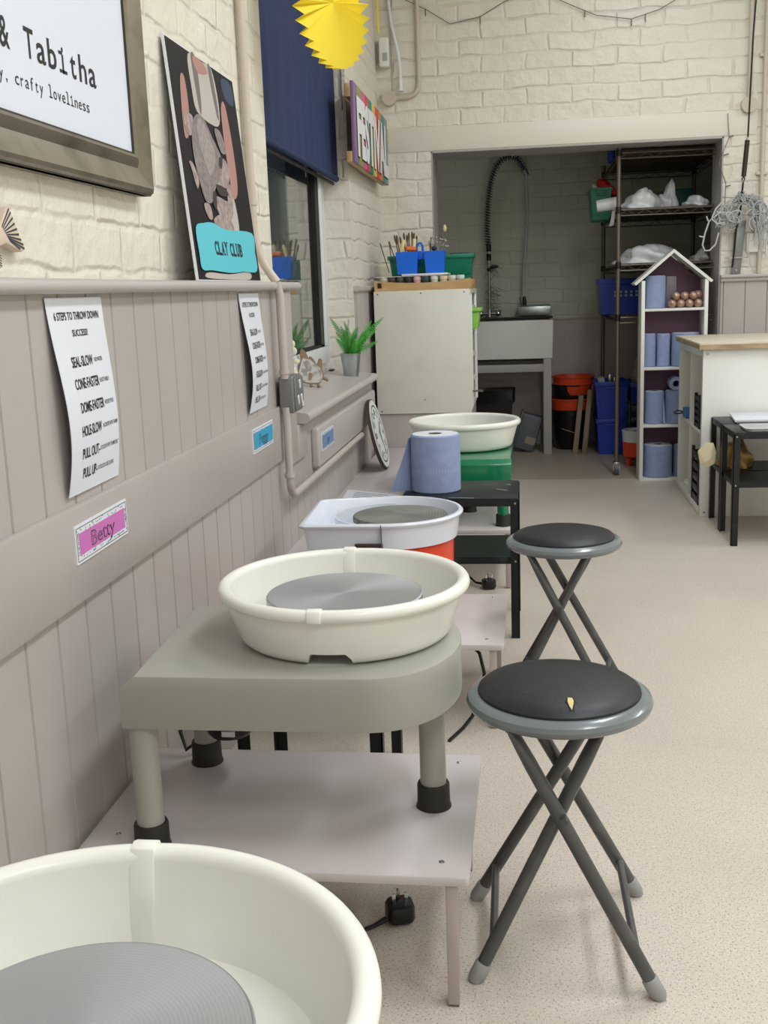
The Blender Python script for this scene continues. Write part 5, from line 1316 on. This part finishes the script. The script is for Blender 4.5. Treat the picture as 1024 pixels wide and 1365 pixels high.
for k, (x, z) in enumerate(((.475, .48), (.53, .485), (.56, .48))):
    o = MB().obox((x, 7.3, z), .04 if k == 0 else .02, .12, .03 if k != 1 else .06, Matrix.Rotation(.3*(k-1), 3, 'Y'), .003).build('offcut', tin if k else led_white); tag(o, ['grey offcut poking from the left of the upper blue crate', 'upright pale offcut in the upper blue crate', 'grey offcut at the right of the upper blue crate'][k], 'offcut')
root = thing('plastic_crate', 'blue crate half hidden behind the black crate under the rack', 'crate', (.8, 7.4, 0), gC)
crate(root, .66, .93, 7.22, 7.58, .002, .46, blue_pl, .03)
heap('beige_bag', 'crumpled beige bag on the half hidden blue crate', 'bag', .78, 7.36, .452, .10, .10, .13, beige_bag, 18)
def slat_crate(label, x0, x1, y0, y1, z0, z1, along='x'):
    root = thing('slatted_crate', label, 'crate', ((x0+x1)/2, (y0+y1)/2, z0), 'black slatted crates')
    mb = MB(); n = 5
    for i in range(n):
        za = z0+(z1-z0)*i/n; zc = za+(z1-z0)/n*.62
        mb.box(x0, x1, y0, y0+.005, za, zc, .001); mb.box(x0, x1, y1-.005, y1, za, zc, .001); mb.box(x0, x0+.005, y0, y1, za, zc, .001); mb.box(x1-.005, x1, y0, y1, za, zc, .001)
    mb.build('slats', black_pl, root)
    mb = MB()
    for x in (x0-.003, x1-.012):
        for y in (y0-.003, y1-.012): mb.box(x, x+.015, y, y+.015, z0, z1, .002)
    mb.build('corner_posts', black_pl, root); MB().box(x0, x1, y0, y1, z0, z0+.004).build('bottom', black_pl, root)
    return root
slat_crate('black slatted crate on the floor behind the small orange wheel', .625, .78, 6.92, 7.1, .002, .375)
# small orange and white wheel on the floor
root = thing('tabletop_wheel', 'small orange and white tabletop wheel on the floor under the rack', 'pottery wheel', (.672, 6.74, 0), 'pottery wheels along the wall')
del root['group']
MB().lathe([(0, .055), (.085, .055), (.097, .062), (.100, .15), (0, .15)], (.672, 6.74, 0), 40).build('body', orange_m, root)
MB().lathe([(0, .15), (.101, .15), (.105, .21), (.107, .216), (.103, .22), (.099, .212), (.096, .16), (0, .16)], (.672, 6.74, 0), 40).build('splash_tray', white_pl2, root)
MB().lathe([(0, .175), (.06, .175), (.06, .19), (0, .19)], (.672, 6.74, 0), 32).build('wheel_head', black_pl, root)
for a in (3.6, 5.4, 1.6): MB().cyl((.672+.07*math.cos(a), 6.74+.07*math.sin(a), .001), (.672+.07*math.cos(a), 6.74+.07*math.sin(a), .057), .014, .02, 14).build('foot', orange_m, root)
o = MB().obox((.66, 6.72, .228), .11, .03, .016, Matrix.Rotation(-.25, 3, 'Y'), .006); o = o.build('white_tool', white_pl); tag(o, 'white plastic piece lying across the small orange wheel', 'tool')

# ------------------------------------------------------------------ house shaped shelf
HY0, HY1 = 6.175, 6.355
root = thing('house_shelf', 'white house-shaped shelf with a purple back standing before the rack', 'shelf', (.79, 6.26, 0))
MB().box(.618, .637, HY0, HY1, 0, 1.105, .001).build('side_panel', white_lam, root)
MB().box(.953, .972, HY0, HY1, 0, 1.105, .001).build('side_panel', white_lam, root)
MB().prism([(.637, .02), (.953, .02), (.953, 1.10), (.787, 1.24), (.637, 1.10)], lambda u, v: (u, HY1-.006, v), lambda u, v: (u, HY1, v)).build('back_panel', purple, root)
for z in (.940, .620, .302, .0):
    MB().box(.637, .953, HY0+.001, HY1-.006, z, z+.014, .001).build('shelf', white_lam, root)
t = .018
MB().prism([(.577, 1.092), (.787, 1.268), (.787, 1.249), (.588, 1.082)], lambda u, v: (u, HY0-.004, v), lambda u, v: (u, HY1, v)).build('roof_panel', white_lam, root)
MB().prism([(.996, 1.096), (.787, 1.268), (.787, 1.249), (.985, 1.086)], lambda u, v: (u, HY0-.004, v), lambda u, v: (u, HY1, v)).build('roof_panel', white_lam, root)
yc = 6.262
gR = 'blue paper rolls in the house shelf'
paper_roll('paper_roll', 'blue paper roll in a crinkled wrapper under the roof of the house shelf', .699, yc, .9545, .055, .175, group=gR, bumpy=.035)
paper_roll('paper_roll', 'left of the three blue rolls on the second house shelf', .6735, yc, .6345, .034, .182, group=gR, bumpy=.03)
paper_roll('paper_roll', 'crumpled middle roll of the three on the second house shelf', .747, yc, .6345, .036, .180, group=gR, bumpy=.06)
paper_roll('paper_roll', 'widest blue roll at the right of the second house shelf', .866, yc, .6345, .075, .183, group=gR, bumpy=.0)
paper_roll('paper_roll', 'left standing blue roll on the third house shelf, a flap hanging loose', .703, yc, .3165, .053, .182, group=gR)
paper_roll('paper_roll', 'right standing blue roll on the third house shelf beside the white cube unit', .822, yc, .3165, .06, .185, group=gR)
paper_roll('paper_roll', 'big blue roll on the floor shelf of the house shelf', .727, yc, .0145, .080, .182, group=gR)
paper_roll('paper_roll', 'blue roll at the right of the floor shelf of the house shelf, mostly hidden', .868, yc, .0145, .055, .18, group=gR)
root = thing('paper_roll', 'small blue roll lying sideways on top of the third shelf rolls', 'paper roll', (.822, yc, .54), gR)
mb = MB().lathe([(.018, -.06), (.036, -.06), (.038, -.05), (.038, .05), (.036, .06), (.018, .06), (.018, -.06)], (0, 0, 0), 32)
MB().merge(mb, Matrix.Translation((.815, yc, .541)) @ Matrix.Rotation(PI/2, 4, 'X')).build('paper', bluepaper, root)
mb = MB().grid(4, 8, lambda u, v: (.747+.012*u*(1-v), 6.208-.006*u, .322+.175*v)); mb.merge(MB().grid(4, 8, lambda u, v: (.747+.012*u*(1-v), 6.2095-.006*u, .322+.175*v)))
o = mb.build('loose_flap', mat('blue_paper_light', (166, 180, 212), .9)); 
for r_ in COL.objects:
    if r_.get('label') == 'left standing blue roll on the third house shelf, a flap hanging loose':
        o.parent = r_; o.location = -Vector(r_.location)
        o.data.transform(Matrix.Translation(-Vector(r_.location))); o.location = (0, 0, 0)
o = MB().box(.757, .812, 6.25, 6.34, .9545, 1.125, .003).build('grey_box', mat('photo_box', (112, 100, 108), .4)); tag(o, 'dim grey box behind the baubles under the house shelf roof', 'box')
br = .0235
bb = [(-1.5, 0, 'bottom row, far left'), (-.5, 0, 'bottom row, second from left'), (.5, 0, 'bottom row, third from left'), (1.5, 0, 'bottom row, far right'), (-1.0, 1, 'upper row, far left'), (0, 1, 'upper row, second from left'), (1.0, 1, 'upper row, third from left'), (1.8, 1, 'upper row, far right')]
by0 = None
for i, (px, row, lab) in enumerate(((.786, 0, 'bottom row, far left'), (.832, 0, 'bottom row, second from left'), (.878, 0, 'bottom row, third from left'), (.924, 0, 'bottom row, far right'), (.806, 1, 'upper row, far left'), (.852, 1, 'upper row, second from left'), (.898, 1, 'upper row, third from left'), (.926, 1, 'upper row, far right'))):
    y = 6.212 if row == 0 else 6.216; z = .9545+br if row == 0 else .9545+br*2.70
    if i == 7: z += .004; y = 6.235
    o = MB().sphere((px, y, z), br, 24, 16).build('bauble', copper); tag(o, 'copper bauble in the house shelf heap, '+lab, 'bauble', 'copper baubles under the roof')

# ------------------------------------------------------------------ white cube unit
root = thing('cube_shelf', 'white two-by-two cube unit with a plywood top at the right', 'shelf', (1.0, 5.6, 0))
MB().box(.802, 1.19, 5.20, 5.236, 0, .787, .001).build('side_panel', white_lam, root)
MB().box(.802, 1.19, 5.964, 6.0, 0, .787, .001).build('side_panel', white_lam, root)
MB().box(.802, 1.19, 5.236, 5.964, .75, .787, .001).build('top_panel', white_lam, root)
MB().box(.802, 1.19, 5.236, 5.964, 0.0, .036, .001).build('bottom_panel', white_lam, root)
MB().box(.804, 1.19, 5.236, 5.964, .386, .402, .001).build('middle_shelf', white_lam, root)
MB().box(.804, 1.19, 5.592, 5.608, .036, .75, .001).build('divider', white_lam, root)
MB().box(1.186, 1.19, 5.236, 5.964, .036, .75).build('back_panel', white_lam, root)
MB().box(.78, 1.62, 5.17, 6.0, .787, .8065).build('worktop_edge', ply_edge, root)
MB().box(.781, 1.619, 5.171, 5.999, .8065, .815, .001).build('worktop', ply, root)
for px, pz in ((.822, .765), (.822, .02)): MB().cyl((px, 5.2, pz), (px, 5.1975, pz), .006, .005, 12).build('cam_screw', steel, root)
slat_crate('tall black crate in the upper near compartment of the white cube unit', .807, 1.1, 5.31, 5.45, .4025, .565)
slat_crate('black crate in the lower near compartment of the white cube unit', .807, 1.1, 5.29, 5.50, .0365, .30)
root = thing('blue_clamp', 'blue and black clamp on the middle shelf of the white cube unit', 'clamp', (.83, 5.8, .402))
MB().box(.80, .85, 5.74, 5.82, .4025, .455, .004).build('block', mat('clamp_blue', (60, 120, 180), .5), root)
MB().tube([(.80, 5.82, .43), (.775, 5.83, .435), (.755, 5.83, .425), (.765, 5.83, .418), (.80, 5.82, .422)], .004, 8).build('handle', black_pl, root)
for k, y in enumerate((5.70, 5.77, 5.84)):
    o = MB().lathe([(0, 0), (.016, 0), (.019, .02), (.012, .035), (0, .035)], (.835, y, 0), 14)
    o = o.build('hook_knob', white_pl); o.location = (0, 0, .22)
    tag(o, 'white knob in the lower far compartment, '+['nearest of three', 'middle of three', 'farthest of three'][k], 'knob', 'white knobs in the cube unit')
    o.location = (0, 0, .0365)
# trays on the step stools
root = thing('plastic_tray', 'big flat white tray on the far step stool of the pair', 'tray', (1.0, 5.0, .478))
MB().zprism([(.905, 4.905), (1.25, 4.905), (1.25, 5.15), (.935, 5.15)], .478, .4835).build('base', white_pl2, root)
mb = MB().zprism([(.895, 4.895), (1.26, 4.895), (1.26, 5.165), (.92, 5.165)], .4835, .496); mb.bevel(.003); mb.build('rim', white_pl2, root)
root = thing('plastic_tray', 'small grey-white tray on the near step stool of the pair', 'tray', (1.0, 4.7, .478))
mb = MB().zprism(rounded_rect(.895, 1.2, 4.62, 4.80, .03), .4785, .486); mb.bevel(.002); mb.build('base', led_white, root)
mb = MB(); bm = mb.bm
a = [bm.verts.new((x, y, .486)) for x, y in rounded_rect(.893, 1.202, 4.618, 4.802, .031)]; b_ = [bm.verts.new((x, y, .490)) for x, y in rounded_rect(.891, 1.204, 4.616, 4.804, .032)]; c_ = [bm.verts.new((x, y, .486)) for x, y in rounded_rect(.905, 1.19, 4.63, 4.79, .025)]
for p, q in ((a, b_), (b_, c_)):
    for k in range(len(p)): bm.faces.new((p[k], p[(k+1) % len(p)], q[(k+1) % len(p)], q[k]))
mb.build('rim', led_white, root)
heap('gold_bag', 'gold striped bag on the lower shelf of the far step stool', 'bag', .925, 5.03, .2705, .075, .09, .105, gold, 31)
root = thing('paper_bag', 'crumpled cream paper bag sticking out left of the black step stools', 'bag', (.80, 5.03, .27))
mb = MB(); bm = mb.bm; rnd = random.Random(13)
ctr = Vector((.805, 5.03, .325)); pts = [(-.045, -.02, .02), (-.02, -.03, .05), (.02, -.03, .055), (.035, -.02, .01), (.01, -.035, -.015), (-.015, -.04, -.03), (-.035, -.02, -.045), (.0, -.03, -.055), (.03, -.02, -.04), (-.04, .03, .01), (0, .03, .05), (.035, .03, .0), (0, .03, -.045)]
vs = [bm.verts.new(ctr+Vector(p)) for p in pts]; bmesh.ops.convex_hull(bm, input=vs)
mb.build('paper', cream_cl, root, ang=10)

# scuffs on the roll stool
mb = MB()
for a, b_ in (((-.105, 3.50), (-.07, 3.475)), ((-.075, 3.59), (-.06, 3.57)), ((-.25, 3.36), (-.17, 3.345))):
    mb.poly([(a[0], a[1], .4556), (b_[0], b_[1], .4556), (b_[0]+.002, b_[1]+.006, .4556), (a[0]+.002, a[1]+.006, .4556)])
mb.build('scuff_marks', mat('scuff', (150, 156, 158), .7), rb)

# ------------------------------------------------------------------ light
def area(name, loc, sx, sy, power, col=(1, .985, .96), rot=(0, 0, 0)):
    l = bpy.data.lights.new(name, 'AREA'); l.shape = 'RECTANGLE'; l.size = sx; l.size_y = sy; l.energy = power; l.color = col
    o = bpy.data.objects.new(name, l); COL.objects.link(o); o.location = loc; o.rotation_euler = rot; return o
LC = (.93, .97, 1.0)
for i, (x, y, p) in enumerate(((.9, -.8, 30), (.9, 1.3, 30), (.9, 3.4, 30), (2.8, -.8, 30), (2.8, 1.6, 30), (2.8, 4.2, 28), (.6, 5.0, 10))):
    area('ceiling_light', (x, y, 2.96), .35, 1.3, p, LC)
area('alcove_fill', (-.6, 7.0, 2.15), .25, .6, .8, LC)  # added fill lamp that lifts the dim alcove, no fixture here
w = bpy.data.worlds.new('World'); scn.world = w; w.use_nodes = True
w.node_tree.nodes['Background'].inputs[0].default_value = (.75, .85, 1, 1); w.node_tree.nodes['Background'].inputs[1].default_value = .08

# ------------------------------------------------------------------ camera
def cam_basis(y, p, r):
    fw = Vector((math.sin(y)*math.cos(p), math.cos(y)*math.cos(p), math.sin(p))); rt = Vector((math.cos(y), -math.sin(y), 0)); up = rt.cross(fw)
    return math.cos(r)*rt+math.sin(r)*up, -math.sin(r)*rt+math.cos(r)*up, fw
rt, up, fw = cam_basis(-.135215, -.2004005, -.0349723)
cam = bpy.data.cameras.new('Camera'); cam.sensor_fit = 'VERTICAL'; cam.sensor_height = 24; cam.lens = 24*1450/1365; cam.clip_start = .02
co = bpy.data.objects.new('Camera', cam); COL.objects.link(co)
co.matrix_world = Matrix(((rt.x, up.x, -fw.x, 0), (rt.y, up.y, -fw.y, 0), (rt.z, up.z, -fw.z, 1.10), (0, 0, 0, 1)))
scn.camera = co
vs_ = scn.view_settings
scn.display_settings.display_device = 'sRGB'; vs_.view_transform = 'Standard'; vs_.look = 'None'; vs_.exposure = -0.07; vs_.gamma = 1.0; vs_.use_curve_mapping = False
